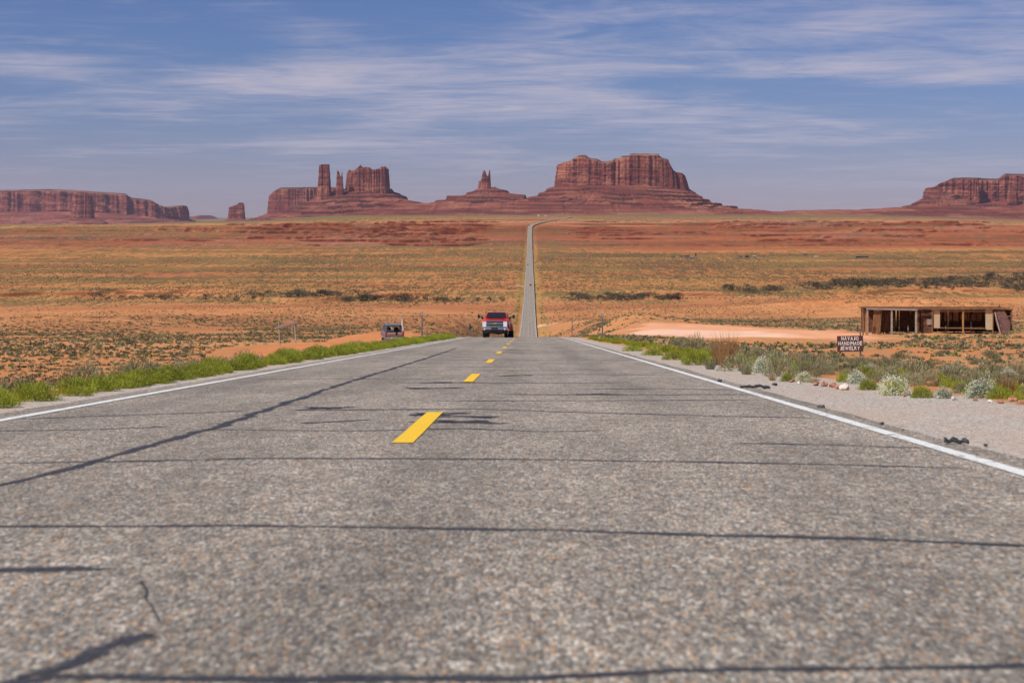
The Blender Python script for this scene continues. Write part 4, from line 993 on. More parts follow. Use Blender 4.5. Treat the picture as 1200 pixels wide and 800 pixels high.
for i in range(len(pts)):
    if i in own: continue
    x, d, s_ = pts[i]; A = (LOWS if d < 420 else LOWF)[i % 4]
    a = nr_.rand() * 6.28; ca, sa = math.cos(a) * s_, math.sin(a) * s_
    v = A[0]; V_ = np.stack([v[:, 0] * ca - v[:, 1] * sa + x, v[:, 0] * sa + v[:, 1] * ca + d, v[:, 2] * s_ * (.8 + .4 * nr_.rand()) + ztab[i] - .03 * s_], 1)
    Vs.append(V_); Fs.append(A[1] + base_n); base_n += len(V_); Cs.append(np.broadcast_to(KC[kidx[i]] * nr_.uniform(.8, 1.2) * (1 if d < 1100 else .9), (len(V_), 3)))
M_cover = leaf_material('ground_cover', None, None, .15, attr=True)
tag(link('ground_cover', np_mesh('ground_cover', np.concatenate(Vs), np.concatenate(Fs), {'Col': np.concatenate(Cs)}), M_cover), kind='stuff')

# ---- tamarisk thickets along the wash
def tree_mesh(seed, n=230):
    rng = random.Random(seed); V = []; Fc = []
    cl_ = [(Vector((rng.gauss(0, .30), rng.gauss(0, .30), rng.uniform(.30, .85))), rng.uniform(.16, .32)) for _ in range(9)]
    for i in range(n):
        c, r_ = cl_[rng.randrange(9)]; dv = Vector((rng.gauss(0, 1), rng.gauss(0, 1), rng.gauss(0, .8))).normalized() * r_ * rng.uniform(.5, 1.05)
        p_ = c + dv; p_.z = max(.03, p_.z)
        a = Vector((rng.gauss(0, 1), rng.gauss(0, 1), rng.gauss(0, 1) + .6)).normalized(); b2 = a.cross(Vector((rng.gauss(0, 1), rng.gauss(0, 1), rng.gauss(0, 1)))).normalized()
        L = rng.uniform(.05, .10); W = L * .45; k = len(V); V += [tuple(p_ - a * L), tuple(p_ + b2 * W), tuple(p_ + a * L), tuple(p_ - b2 * W)]; Fc.append((k, k + 1, k + 2, k + 3))
    me = np_mesh('crown', V, Fc); me.materials.append(M_tam)
    mb = MB()
    for c, r_ in cl_: mb.tube([(0, 0, -.05), (c.x * .3, c.y * .3, c.z * .45), (c.x, c.y, c.z)], [.022, .014, .005], 5, False)
    tm = bpy.data.meshes.new('trunk'); tm.from_pydata(mb.v, [], mb.f); tm.update(); tm.materials.append(M_stem)
    return me, tm
TREES = [tree_mesh(300 + i) for i in range(4)]
def tree(px, d, h, w_, label, group):
    x = X(px, d); r = empty('tamarisk_tree', (x, d, gz(x, d) - .15), VG.uniform(0, 6.28), label=label, cat='tree', group=group); r.scale = (w_, w_, h)
    c, t = TREES[VG.randrange(4)]; link('crown', c, None, r); link('trunk', t, None, r); return r
LR = 'dark grey-green tamarisk in the thick belt along the wash on the right'
for i in range(95):
    px = 925 + 285 * VG.random() ** .8; rel_ = (px - 925) / 285; d = 1230 + VG.uniform(0, 60 + 230 * rel_)
    tree(px, d, VG.uniform(4.5, 7.0), VG.uniform(8, 13), LR, 'tamarisks in the belt on the right')
for i in range(16): tree(VG.uniform(848, 916), VG.uniform(1200, 1260), VG.uniform(3.5, 5.5), VG.uniform(6, 10), 'dark tamarisk in the thin line left of the thick belt', 'tamarisks in the thin line left of the belt')
for i in range(40): tree(VG.uniform(668, 800), VG.uniform(1090, 1160), VG.uniform(3, 4.5), VG.uniform(6, 11), 'low olive tamarisk in the strip right of the far road', 'tamarisks right of the far road')
for i in range(42): tree(VG.uniform(335, 498), VG.uniform(1085, 1125), VG.uniform(3, 5.2), VG.uniform(5, 9), 'dark tamarisk in the strip left of the far road', 'tamarisks left of the far road')
for px, w_ in ((512, 8), (520, 9), (527, 8), (535, 4), (560, 5), (575, 5), (588, 4)): tree(px, 1090, 3.4, w_, 'low tamarisk between the left strip and the far road', 'tamarisks just left of the far road')
for px, w_ in ((110, 9), (124, 8), (148, 8), (181, 9), (193, 9), (202, 6), (241, 7), (256, 4), (275, 8), (296, 6), (309, 8)): tree(px, VG.uniform(1095, 1120), VG.uniform(4, 6), w_, 'lone round tamarisk in front of the red cut bank at left', 'lone tamarisks before the red bank at left')

# ---- stones and scraps on the right shoulder
def rock(px, py, wpx, hpx, mat, label, seed, name='rock', cat='rock', group=None, spiky=.6):
    x, d = spot(px, py) if px > 900 and py < 472 and py > 440 and name != 'asphalt_chunk' else spot(px, py)
    w_ = wpx / F * d; h = hpx / F * d; me = bpy.data.meshes.new(name); bm = bmesh.new(); bmesh.ops.create_icosphere(bm, subdivisions=3, radius=.5)
    rr2 = random.Random(seed); ofs = [Vector((rr2.gauss(0, 1), rr2.gauss(0, 1), rr2.gauss(0, 1))).normalized() for _ in range(9)]
    for v in bm.verts:
        for o_ in ofs:
            q = v.co.dot(o_)
            if q > .33: v.co -= o_ * (q - .33)
        v.co *= 1 + spiky * (float(vnoise(np.array([v.co.x * 5 + seed]), np.array([v.co.y * 5 + v.co.z * 4]), seed)[0]) - .5)
    bm.to_mesh(me); bm.free(); o = link(name, me, mat); o.location = (x, d, gz(x, d) + h * .18); o.scale = (w_ * .95, w_ * rr2.uniform(.6, .9), h * 1.0); o.rotation_euler = (0, 0, rr2.uniform(0, 6)); return tag(o, label, cat, group)
M_rred = simple('red_stone', (.36, .15, .09), .9, var=.45, scale=3, bump=.6); M_rwhite = simple('white_stone', (.66, .56, .48), .9, var=.2, scale=2, bump=.3); M_rdark = simple('dark_asphalt_chunk', (.07, .068, .07), .85, var=.4, scale=4, bump=.5); M_rubber = simple('tyre_rubber', (.028, .027, .028), .6, var=.3, scale=5, bump=.3)
rock(962, 478, 9, 7, M_rdark, 'dark grey chunk of asphalt on the gravel just outside the white line', 1, 'asphalt_chunk', 'asphalt chunk')
rock(843, 448, 8, 6, M_rdark, 'small dark chunk lying on the white line farthest up the road', 2, 'asphalt_chunk', 'asphalt chunk')
rock(908, 451, 9, 4, M_rdark, 'dark pebble right of the flat tyre scrap farther up the shoulder', 3, 'asphalt_chunk', 'asphalt chunk')
rock(1033, 498, 8, 5, M_rdark, 'dark pebble midway down the shoulder beside the white line', 4, 'asphalt_chunk', 'asphalt chunk')
rock(1058, 504, 4, 2.5, M_rdark, 'tiny dark pebble between the dark pebble and the near tyre scrap', 5, 'asphalt_chunk', 'asphalt chunk')
rock(1155, 523, 10, 4, M_rdark, 'flat dark chip right of the near tyre scrap', 6, 'asphalt_chunk', 'asphalt chunk')
rock(990, 456, 14, 9, M_rwhite, 'white stone at the gravel edge between red rocks and flower bush', 7)
for i, (px, py, a, b2) in enumerate(((966, 452, 12, 9), (976, 453, 12, 8), (956, 451, 9, 6), (982, 455, 8, 5))): rock(px, py, a, b2, M_rred, ['largest broken red rock of the heap at the gravel edge', 'right half of the broken red rock heap', 'left small piece of the red rock heap', 'lowest small piece of the red rock heap beside the white stone'][i], 20 + i)
for i, (px, py, a, b2, mt, lb) in enumerate(((1100, 466, 10, 4, M_rwhite, 'pale flat stone under the second white-flowered bush'), (1118, 468, 12, 5, M_rwhite, 'pale flat stone left of the wide pale-flowered bush'), (1187, 470, 13, 8, M_rred, 'pinkish-red stone at the gravel edge near the right side'), (1172, 472, 12, 5, M_rred, 'flat red stone left of the pinkish-red stone'), (1195, 473, 12, 5, M_rred, 'red stone cut by the right edge of the view'), (1160, 471, 8, 4, M_rwhite, 'small pale stone left of the flat red stones'), (928, 447, 9, 4, M_rred, 'dark red stone under the small vivid green clump'), (936, 449, 7, 4, M_rwhite, 'small pale stone under the small white-flowered bush'), (1143, 469, 8, 3, M_rred, 'thin red stone below the wide pale-flowered bush'), (873, 372, 12, 3, M_rred, 'low dark red ledge stone beyond the pale clearing'), (1060, 464, 7, 3, M_rred, 'small red stone under the round flower bush'))): rock(px, py, a, b2, mt, lb, 40 + i)
def scrap(px, py, L, wd, rz, label, seed):
    x, d = spot(px, py); rr2 = random.Random(seed); n = 14; V = []; 
    for i in range(n + 1):
        t = i / n; xx = (t - .5) * L; yy = math.sin(t * 5 + seed) * wd * .3; lift_ = .012 + .02 * abs(math.sin(t * 7 + seed)) * (.5 + rr2.random()); ww = wd * (.45 + .5 * rr2.random()) * (1 - .5 * abs(2 * t - 1) ** 3)
        V.append([(xx, yy - ww, lift_ * .4), (xx, yy + ww, lift_), (xx, yy + ww, lift_ + .014), (xx, yy - ww, lift_ * .4 + .014)])
    m_ = MB(); m_.loft(V); o = m_.build('tyre_scrap', M_rubber); o.location = (x, d, gz(x, d)); o.rotation_euler = (0, 0, rz); return tag(o, label, 'tyre scrap')
scrap(883, 455, .36, .035, .1, 'long twisted tyre scrap on the shoulder up the road', 3); scrap(1121, 521, .17, .022, -.35, 'curled tyre scrap on the gravel nearest the camera', 5); scrap(898, 456, .16, .035, .9, 'short tyre scrap at the end of the long twisted one', 8)
# ================================================================ ROADSIDE OBJECTS
M_steel = simple('galvanised_steel', (.20, .21, .23), .5, .6, var=.2); M_wood = simple('weathered_grey_wood', (.36, .29, .25), .9, var=.25, scale=5, bump=.3)
M_brown = simple('brown_rough_wood', (.24, .115, .05), .9, var=.4, scale=4, bump=.4); M_dbrown = simple('dark_brown_planks', (.13, .06, .03), .9, var=.5, scale=4, bump=.4)
M_ply = simple('plywood', (.56, .43, .27), .8, var=.1, scale=2); M_yelwood = simple('yellow_brown_post', (.42, .22, .075), .85, var=.3, scale=5); M_slab = simple('rough_bark_slab', (.17, .085, .07), .95, var=.45, scale=5, bump=.6)
M_signb = simple('dark_brown_sign_paint', (.085, .036, .028), .7, var=.25, scale=4); M_letter = simple('white_lettering', (.82, .80, .78), .6, var=.06)
M_refl = simple('white_reflector', (.35, .35, .36), .4)
M_greenp = simple('green_sign_paint', (.01, .16, .10), .5)
def delineator(px, d, h, label):
    x = X(px, d); r = empty('marker_post', (x, d, gz(x, d)), 0, label=label, cat='marker post')
    m_ = MB(); m_.loft([[(-.045, .015, z), (-.028, -.012, z), (.028, -.012, z), (.045, .015, z), (.028, -.004, z), (-.028, -.004, z)] for z in (-.3, h)]); m_.build('post', M_steel, r)
    MB().box((0, -.018, h - .12), (.075, .008, .16)).build('reflector', M_refl, r, .003); return r
for px, d, yt, lb in ((494.5, 92, 365.5, 'tall steel marker post at the left road edge beside the old parked car'), (706, 100, 367.5, 'tall steel marker post at the right road edge'), (670.5, 190, 375, 'short marker post past the crest on the right')):
    zt = Z(yt, d); delineator(px, d, zt - gz(X(px, d), d), lb)
# mile marker past the crest
d = 128; x = X(550.5, d); g_ = gz(x, d); r = empty('mile_marker', (x, d, g_), 1.15, label='small green mile marker sign past the crest left of the red pickup', cat='road sign')
MB().box((0, 0, .45), (.05, .03, 1.5)).build('post', M_steel, r); MB().box((0, -.02, Z(383, d) - g_), (.30, .012, .46)).build('panel', M_greenp, r, .01)

# painted board
D_ = 73.0; xs_ = X(996.3, D_); zs_ = gz(xs_, D_); wb = 30.4 / F * D_; hb = 18.6 / F * D_; zb_ = Z(412, D_)
sg = empty('roadside_sign', (xs_, D_, zs_), 0, label='dark brown board hand-lettered NAVAJO HANDMADE JEWELRY in white, standing in the sage', cat='sign')
bd = MB().box((0, 0, zb_ - zs_ + hb / 2), (wb, .04, hb), Matrix.Rotation(math.radians(-1.0), 3, 'Y')).build('board', M_signb, sg, .004)
MB().box((-wb * .38, .05, (zb_ - zs_ + .4) / 2), (.07, .05, zb_ - zs_ + .5)).build('post', M_brown, sg); MB().box((wb * .40, .05, (Z(385, D_) - zs_) / 2 - .1), (.06, .05, Z(385, D_) - zs_ + .2)).build('post', M_steel, sg)
def text_mesh(name, body, size, mat, parent, loc, rot, width=None, offset=.0, ext=.002, spacing=1.0):
    cu = bpy.data.curves.new('txt', 'FONT'); cu.body = body; cu.size = size; cu.align_x = 'CENTER'; cu.align_y = 'CENTER'; cu.extrude = ext; cu.offset = offset; cu.space_character = spacing; cu.resolution_u = 3
    t = bpy.data.objects.new('txt', cu); COL.objects.link(t); bpy.context.view_layer.update(); dg = bpy.context.evaluated_depsgraph_get()
    me = bpy.data.meshes.new_from_object(t.evaluated_get(dg)); me.name = name; bpy.data.objects.remove(t); bpy.data.curves.remove(cu)
    if width:
        xs = [v.co.x for v in me.vertices]; k = width / (max(xs) - min(xs))
        for v in me.vertices: v.co.x *= k
    me.materials.clear(); o = link(name, me, mat, parent); o.location = loc; o.rotation_euler = rot; return o
for body, wy, wd_, dx in (("NAVAJO", .835, 21, -.02), ("HANDMADE", .535, 28.2, 0), ("JEWELRY", .22, 24, -.015)):
    # hand painted: every letter a little different
    wt = wd_ / F * D_; lw = [{'M': 1.5, 'W': 1.5, 'J': .8, 'E': .85, 'L': .8}.get(c_, 1.0) for c_ in body]; lc = [sum(lw[:i_]) + lw[i_] / 2 for i_ in range(len(body))]; n_ = sum(lw); vv_, ff_ = [], []; rl = random.Random(len(body) + int(wy * 100)); stepx = wt / n_
    for ci, ch in enumerate(body):
        t_ = text_mesh('tmp_letter', ch, .235, M_letter, None, (0, 0, 0), (0, 0, 0), offset=.005); me_ = t_.data
        xs_l = [v.co.x for v in me_.vertices]; ys_l = [v.co.y for v in me_.vertices]; cxm = (max(xs_l) + min(xs_l)) / 2; cym = (max(ys_l) + min(ys_l)) / 2
        kx = stepx * lw[ci] * rl.uniform(.76, .86) / max(.03, max(xs_l) - min(xs_l)) if ch not in 'I' else 1; ky = rl.uniform(.93, 1.12) * .175 / (max(ys_l) - min(ys_l)); an = rl.gauss(0, .05)
        k0 = len(vv_); ox = dx - wt / 2 + stepx * lc[ci] + rl.gauss(0, .004); oz = zb_ - zs_ + hb * wy + rl.gauss(0, .008)
        for v in me_.vertices:
            lx = (v.co.x - cxm) * kx; ly = (v.co.y - cym) * ky; vv_.append((ox + lx * math.cos(an) - ly * math.sin(an), -.024 - v.co.z, oz + lx * math.sin(an) + ly * math.cos(an)))
        ff_ += [tuple(i + k0 for i in p_.vertices) for p_ in me_.polygons]; bpy.data.objects.remove(t_); bpy.data.meshes.remove(me_)
    ml = bpy.data.meshes.new('lettering'); ml.from_pydata(vv_, [], ff_); ml.update(); link('lettering', ml, M_letter, bd)

# ---- jewelry stand
D_ = 139.0; k_ = D_ / F
def sx(Xz): return (960 + Xz / 5 - CX) * k_            # from the 5x enlargement of the photo at (960,340)
def sz(Yz): return (HY - (340 + Yz / 5)) * k_
x_0 = (sx(283) + sx(1128)) / 2; zg_ = gz(x_0, D_) - .05
st = empty('jewelry_stand', (x_0, D_, zg_), 0, label='long open-fronted plank stall with ragged board walls standing on the sand at right', cat='market stall')
LX = lambda Xz: sx(Xz) - x_0
LZ = lambda Yz: sz(Yz) - zg_
def member(name, X0, Y0, X1, Y1, w_, mat, y=0.0, dep=None, y1=None): return MB().bar((LX(X0), y, LZ(Y0)), (LX(X1), y if y1 is None else y1, LZ(Y1)), w_, dep or w_).build(name, mat, st, .006)
low = 275
for Xp, Yt, mt, w_ in ((283, 108, M_wood, .14), (425, 112, M_wood, .15), (568, 112, M_wood, .16), (663, 108, M_brown, .10), (843, 82, M_yelwood, .13), (1018, 110, M_brown, .08), (1127, 108, M_brown, .09)): member('post', Xp, low, Xp, Yt, w_, mt)
for Xp in (300, 420, 560, 700, 845, 980, 1125): MB().bar((LX(Xp), 3.0, -.1), (LX(Xp), 3.0, 2.12), .10).build('post', M_dbrown, st)
member('beam', 276, 109, 575, 115, .13, M_wood, -.06); member('beam', 560, 113, 664, 111, .10, M_dbrown, .02); member('beam', 655, 110, 1030, 107, .17, M_brown, -.07); member('beam', 1020, 107, 1132, 112, .14, M_brown, -.04)
member('beam', 276, 112, 1130, 112, .10, M_dbrown, 3.0); member('beam', 700, 124, 975, 124, .05, M_ply, -.03)
# flat board roof on rafters, slightly above the beams
m_ = MB(); rr3 = random.Random(3)
xa = LX(300)
while xa < LX(1122):
    wd_ = rr3.uniform(.16, .3); m_.box((xa + wd_ / 2, 1.62, 2.13 + rr3.uniform(-.008, .008)), (wd_ - .012, 2.85 + rr3.uniform(-.05, .05), .02)); xa += wd_
m_.build('roof', M_dbrown, st)
def planks(name, Xa, Xb, y, z0, ztop, mat, gap=.12, seed=0, wmin=.09, wmax=.2, jz=.12, skip=.04):
    m_ = MB(); r3 = random.Random(seed); xa = LX(Xa)
    while xa < LX(Xb):
        wd_ = r3.uniform(wmin, wmax)
        if r3.random() > skip: m_.bar((xa + wd_ / 2 + r3.gauss(0, .012), y + r3.uniform(-.015, .015), z0 + r3.uniform(0, jz) * .4), (xa + wd_ / 2 + r3.gauss(0, .02), y + r3.uniform(-.01, .01), ztop - r3.uniform(0, jz)), wd_, .025)
        xa += wd_ + r3.uniform(0, gap) * (r3.random() < .35)
    return m_.build(name, mat, st)
planks('back_wall', 300, 1126, 2.95, -.05, 2.16, M_dbrown, .07, 1, skip=.015); 
planks('back_wall', 290, 1130, 3.08, -.05, 2.14, M_dbrown, .05, 21, skip=.03)
planks('partition', 575, 660, .35, -.05, 2.12, M_dbrown, .05, 2, .08, .16)
planks('partition', 360, 425, .9, -.05, 2.1, M_dbrown, .10, 4, .08, .2)
planks('hanging_boards', 712, 835, 1.2, .95, 2.15, M_brown, .12, 5, .05, .14, .5, .2); planks('hanging_boards', 850, 972, 1.2, 1.0, 2.15, M_brown, .12, 6, .05, .12, .6, .25)
# side walls
for Xw, sd_ in ((1128, 7), (360, 8)):
    m_ = MB(); r3 = random.Random(sd_); ya = .05
    while ya < 2.9:
        wd_ = r3.uniform(.1, .22); m_.box((LX(Xw), ya + wd_ / 2, 1.05), (.025, wd_, 2.15 - r3.uniform(0, .1))); ya += wd_ + .03 * r3.random()
    m_.build('side_wall', M_dbrown, st)
# leaning planks of the left bay
m_ = MB()
for i in range(4): m_.bar((LX(312 + i * 13), -.02 + .03 * (i % 2), -.02), (LX(328 + i * 12), .12, LZ(118)), .155, .03)
m_.build('leaning_boards', M_brown, st)
for Xa, Xb, Yt, Yb in ((670, 708, 115, 222), (975, 1019, 114, 232)): MB().box(((LX(Xa) + LX(Xb)) / 2, .03, (LZ(Yt) + LZ(Yb)) / 2), (LX(Xb) - LX(Xa), .015, LZ(Yt) - LZ(Yb))).build('plywood_panel', M_ply, st)
MB().box((LX(650), .28, LZ(187)), (LX(664) - LX(636), .02, .5)).build('plywood_panel', M_wood, st)
member('rail', 707, 221, 978, 226, .08, M_brown, 0.0); member('rail', 425, 205, 640, 212, .07, M_dbrown, 1.3); MB().box((LX(840), .9, LZ(222)), (LX(975) - LX(707), 1.6, .03)).build('counter', M_dbrown, st)
for Xp in (535, 757, 907): member('short_post', Xp, low, Xp, 210 if Xp != 907 else 190, .07, M_ply if Xp == 757 else M_wood, .9)
# bark slab leaning at the right bay and its prop
m_ = MB(); m_.poly([(LX(1052), -.30, .02), (LX(1112), -.30, .02), (LX(1118), -.16, LZ(190)), (LX(1085), -.02, LZ(118)), (LX(1026), -.02, LZ(120)), (LX(1032), -.12, LZ(180))], (0, .05, 0)); m_.build('bark_slab', M_slab, st)
member('prop_pole', 1055, 258, 1027, 128, .09, M_wood, -.42, y1=-.12); member('rail', 1098, 152, 1130, 153, .05, M_wood, -.02)
# two boards left of the stand
for i, (Xa, Yt) in enumerate(((250, 136), (268, 138))):
    xx = sx(Xa); g_ = gz(xx, 138.5); o = MB().bar((0, 0, -.1), (.03, 0, sz(Yt) - g_), .15, .04).build('upright_board', M_brown if i == 0 else M_yelwood); o.location = (xx, 138.5, g_)
    tag(o, ['brown upright board farthest left beside the plank stall', 'upright board between the outermost board and the grey corner post of the stall'][i], 'board')

# ---- pole frame on the left
D_ = 185.0; k_ = D_ / F
fx = lambda Xz: (300 + Xz / 6 - CX) * k_; fz = lambda Yz: (HY - (360 + Yz / 6)) * k_
xf = fx(210); gf = gz(xf, D_); fr = empty('pole_shelter', (xf, D_, gf), 0, label='small open frame of peeled poles with a slatted top on the sand at left', cat='shelter')
def fm(name, X0, Y0, X1, Y1, r_, y0=0, y1=None, mat=M_wood): return MB().tube([(fx(X0) - xf, y0, fz(Y0) - gf), (fx((X0 + X1) / 2) - xf, (y0 + (y1 if y1 is not None else y0)) / 2, (fz(Y0) + fz(Y1)) / 2 - gf + .01), (fx(X1) - xf, y1 if y1 is not None else y0, fz(Y1) - gf)], [r_ * 1.45, r_ * 1.4, r_ * 1.25], 7).build(name, mat, fr, smooth=True)
fm('post', 168, 262, 165, 150, .07); fm('post', 282, 232, 272, 112, .07); fm('post', 155, 255, 148, 102, .05, 1.3); fm('post', 253, 235, 247, 120, .06, 1.3)
fm('beam', 136, 152, 285, 110, .07); fm('beam', 140, 145, 285, 108, .05, 1.3)
m_ = MB()
for i in range(13): t = (i + .3) / 13; a0 = (fx(140 + 140 * t) - xf, -.2, fz(146 - 40 * t) - gf + .04); m_.tube([a0, (a0[0] + .04, 1.5, a0[2] + .03)], .05, 6)
m_.build('slats', M_wood, fr)

# ================================================================ VEHICLES
M_redp = simple('red_car_paint', (.78, .03, .02), .25, .0, var=.04, coat=1.0); M_glass = simple('dark_glass', (.012, .016, .018), .06, 0, var=.1, spec=.8); M_chrome = simple('chrome', (.58, .57, .55), .26, 1.0, var=.1)
M_black = simple('black_plastic', (.012, .012, .013), .5, var=.2); M_tyre = simple('tyre', (.018, .018, .019), .85, var=.3); M_lamp = simple('headlight_lens', (.82, .84, .86), .12, .15, var=.05, coat=1); M_amber = simple('amber_lens', (.7, .22, .02), .3); M_gold = simple('gold_emblem', (.72, .50, .14), .3, .6)
M_rlens = simple('red_lens', (.42, .012, .012), .25, coat=.6); M_bluegrey = simple('faded_blue_grey_paint', (.16, .175, .21), .4, .2, var=.15, coat=.3); M_silver = simple('dull_silver_trim', (.45, .43, .42), .4, .5, var=.2); M_rubd = simple('undercarriage', (.02, .019, .018), .9)
M_plate = simple('licence_plate', (.62, .62, .60), .5); M_seat = simple('seat_cloth', (.05, .045, .04), .9); M_maroon = simple('maroon_stripe', (.23, .03, .03), .5)
def wheel(parent, x, y, r_, wd_, dual=False):
    w_ = MB().tube([(x - wd_ / 2, y, r_), (x - wd_ / 2 + .03, y, r_), (x + wd_ / 2 - .03, y, r_), (x + wd_ / 2, y, r_)], [r_ * .9, r_, r_, r_ * .9], 28).build('wheel', M_tyre, parent, smooth=True)
    sgn = 1 if x > 0 else -1
    m_ = MB(); m_.tube([(x + sgn * (wd_ / 2 - .02), y, r_), (x + sgn * (wd_ / 2 + .012), y, r_)], [r_ * .62, r_ * .5], 20)
    m_.tube([(x + sgn * (wd_ / 2), y, r_), (x + sgn * (wd_ / 2 + .05), y, r_)], [r_ * .2, r_ * .16], 10); m_.build('rim', M_chrome, w_, smooth=True); return w_
def sec(y, hw, z0, z1, r_=.08, top=None, n=3):
    """rounded-rectangle cross-section in xz at y; top = half width at the top"""
    t = hw if top is None else top; pts_ = []
    for cx_, cz, a0 in ((hw - r_, z0 + r_, -90), (t - r_, z1 - r_, 0), (-t + r_, z1 - r_, 90), (-hw + r_, z0 + r_, 180)):
        for i in range(n + 1): a = math.radians(a0 + 90 * i / n); pts_.append((cx_ + r_ * math.cos(a), y, cz + r_ * math.sin(a)))
    return pts_
def quad_glass(name, pts_, parent, off, mat=None): return MB().poly(pts_, off).build(name, mat or M_glass, parent)

# --- red heavy-duty pickup coming towards us (front faces -Y)
D_ = 119.5; xt = X(580.3, D_); sl = math.atan(-.0745)
def place_on_road(o, x, d, yaw):
    dzdx = (float(zc_f(d + 2)) - float(zc_f(d - 2))) / 4
    o.location = (x, d, float(zc_f(d)) + .004); o.rotation_mode = 'XYZ'; o.rotation_euler = (math.atan(dzdx), 0, yaw)
tk = empty('pickup_truck', (xt, D_, 0), 0, label='red heavy-duty pickup truck with black towing mirrors cresting the hill in the oncoming lane', cat='pickup truck')
place_on_road(tk, xt, D_ + .9, math.radians(-2.4))
# origin at the front axle; body runs from y=-.95 (grille) to y=5.1
b = MB(); b.loft([sec(-.86, .93, .62, 1.20, .07, .88), sec(-.72, .985, .50, 1.27, .08, .93), sec(-.2, 1.0, .46, 1.32, .09, .92), sec(.75, 1.01, .46, 1.42, .09, .90)]); b.loft([sec(.75, 1.01, .44, 1.42, .09, .92), sec(2.9, 1.01, .44, 1.40, .08, .95)])
body = b.build('body', M_redp, tk, smooth=True)
b = MB(); b.loft([sec(2.93, 1.01, .55, 1.40, .06), sec(5.15, 1.01, .55, 1.40, .06)]); b.loft([sec(3.35, 1.19, .50, 1.05, .10, 1.10), sec(3.7, 1.22, .5, 1.16, .14, 1.12), sec(4.35, 1.22, .5, 1.16, .14, 1.12), sec(4.7, 1.19, .50, 1.05, .10, 1.10)]); b.build('cargo_bed', M_redp, tk, smooth=True)
MB().loft([sec(-.80, .62, 1.20, 1.27, .03, .56), sec(-.1, .66, 1.28, 1.365, .04, .58), sec(.72, .66, 1.38, 1.465, .04, .60)]).build('hood', M_redp, tk, smooth=True)
# cab: frame pillars + roof, dark interior
cab = MB(); cab.loft([sec(.75, .93, 1.36, 1.44, .03, .90), sec(1.25, .90, 1.36, 1.86, .06, .76), sec(1.5, .90, 1.36, 1.95, .08, .74), sec(2.5, .90, 1.36, 1.955, .08, .74), sec(2.88, .90, 1.36, 1.88, .07, .76)]); cab.build('cab', M_redp, tk, smooth=True)
quad_glass('windshield', [(-.80, .79, 1.475), (.80, .79, 1.475), (.66, 1.33, 1.885), (-.66, 1.33, 1.885)], tk, (0, -.05, .035))
for s_ in (-1, 1):
    quad_glass('side_window', [(s_ * .905, 1.12, 1.47), (s_ * .905, 2.05, 1.47), (s_ * .80, 2.0, 1.86), (s_ * .80, 1.5, 1.86)], tk, (s_ * .02, 0, 0)); quad_glass('side_window', [(s_ * .905, 2.12, 1.47), (s_ * .905, 2.75, 1.47), (s_ * .80, 2.6, 1.86), (s_ * .80, 2.1, 1.86)], tk, (s_ * .02, 0, 0))
    dr = MB().box((s_ * 1.012, 1.5, .93), (.012, 1.1, .78)).build('door', M_redp, tk, .004); MB().box((s_ * 1.03, 1.9, 1.12), (.03, .2, .035)).build('handle', M_black, dr, .008)
    hl = MB().loft([sec(-.905, .145, -.20, .17, .035), sec(-.80, .15, -.20, .18, .035)]).build('headlight', M_lamp, tk, smooth=True); hl.location = (s_ * .79, 0, 1.02)
    MB().box((0, -.912, -.235), (.27, .02, .055)).build('turn_signal', M_amber, hl)
    MB().box((s_ * .95, -.75, 1.02), (.07, .10, .34)).build('fender_corner', M_redp, tk, .03)
    mr = MB().box((s_ * 1.34, .82, 1.60), (.18, .10, .30)).build('mirror', M_black, tk, .03); MB().bar((s_ * 1.0, .86, 1.52), (s_ * 1.28, .84, 1.60), .05).build('arm', M_black, mr); MB().bar((s_ * .98, .86, 1.42), (s_ * 1.14, .84, 1.56), .15, .05).build('bracket', M_black, mr)
    MB().loft([sec(-1.0, .19, -.1, .12, .04), sec(-.78, .22, -.1, .14, .04)]).build('tow_hook', M_black, tk).location = (s_ * .42, 0, .48)
    wheel(tk, s_ * .82, 0, .40, .27)
    wheel(tk, s_ * .95, 4.0, .40, .46)
    MB().loft([sec(-.58, .10, .34, .80, .04), sec(-.45, .16, .40, 1.0, .05), sec(.48, .16, .40, 1.0, .05), sec(.60, .10, .34, .8, .04)]).build('wheel_arch', M_rubd, tk).location = (s_ * .83, 0, 0)
gr_ = MB().box((0, -.86, 1.055), (1.24, .06, .40)).build('grille', M_black, tk, .02)
MB().box((0, -.905, 1.245), (1.30, .035, .04)).build('surround', M_chrome, gr_, .01); MB().box((0, -.905, .865), (1.30, .035, .04)).build('surround', M_chrome, gr_, .01); MB().box((0, -.915, 1.06), (1.24, .04, .095)).build('crossbar', M_chrome, gr_, .015)
# bow-shaped gold emblem
w2, h2 = .165, .055; MB().poly([(-w2, -.945, 1.06 - h2 * .5), (-w2 + .03, -.945, 1.06 + h2 * .55), (-.075, -.945, 1.06 + h2 * .55), (-.065, -.945, 1.06 + h2), (.095, -.945, 1.06 + h2), (.085, -.945, 1.06 + h2 * .55), (w2, -.945, 1.06 + h2 * .55), (w2 - .03, -.945, 1.06 - h2 * .5), (.07, -.945, 1.06 - h2 * .5), (.06, -.945, 1.06 - h2), (-.09, -.945, 1.06 - h2), (-.08, -.945, 1.06 - h2 * .5)], (0, .02, 0)).build('emblem', M_gold, gr_)
m_ = MB()
for zz_ in (.92, .96, 1.0, 1.12, 1.16, 1.20): m_.box((0, -.895, zz_), (1.2, .015, .012))
m_.build('mesh', M_steel, gr_)
bp = MB().loft([sec(-1.06, .62, .60, .80, .05), sec(-1.0, .9, .58, .83, .05), sec(-.80, 1.0, .58, .83, .05)]).build('bumper', M_chrome, tk, smooth=True)
MB().box((0, -1.075, .69), (.52, .02, .14)).build('license_plate', M_black, bp, .004)
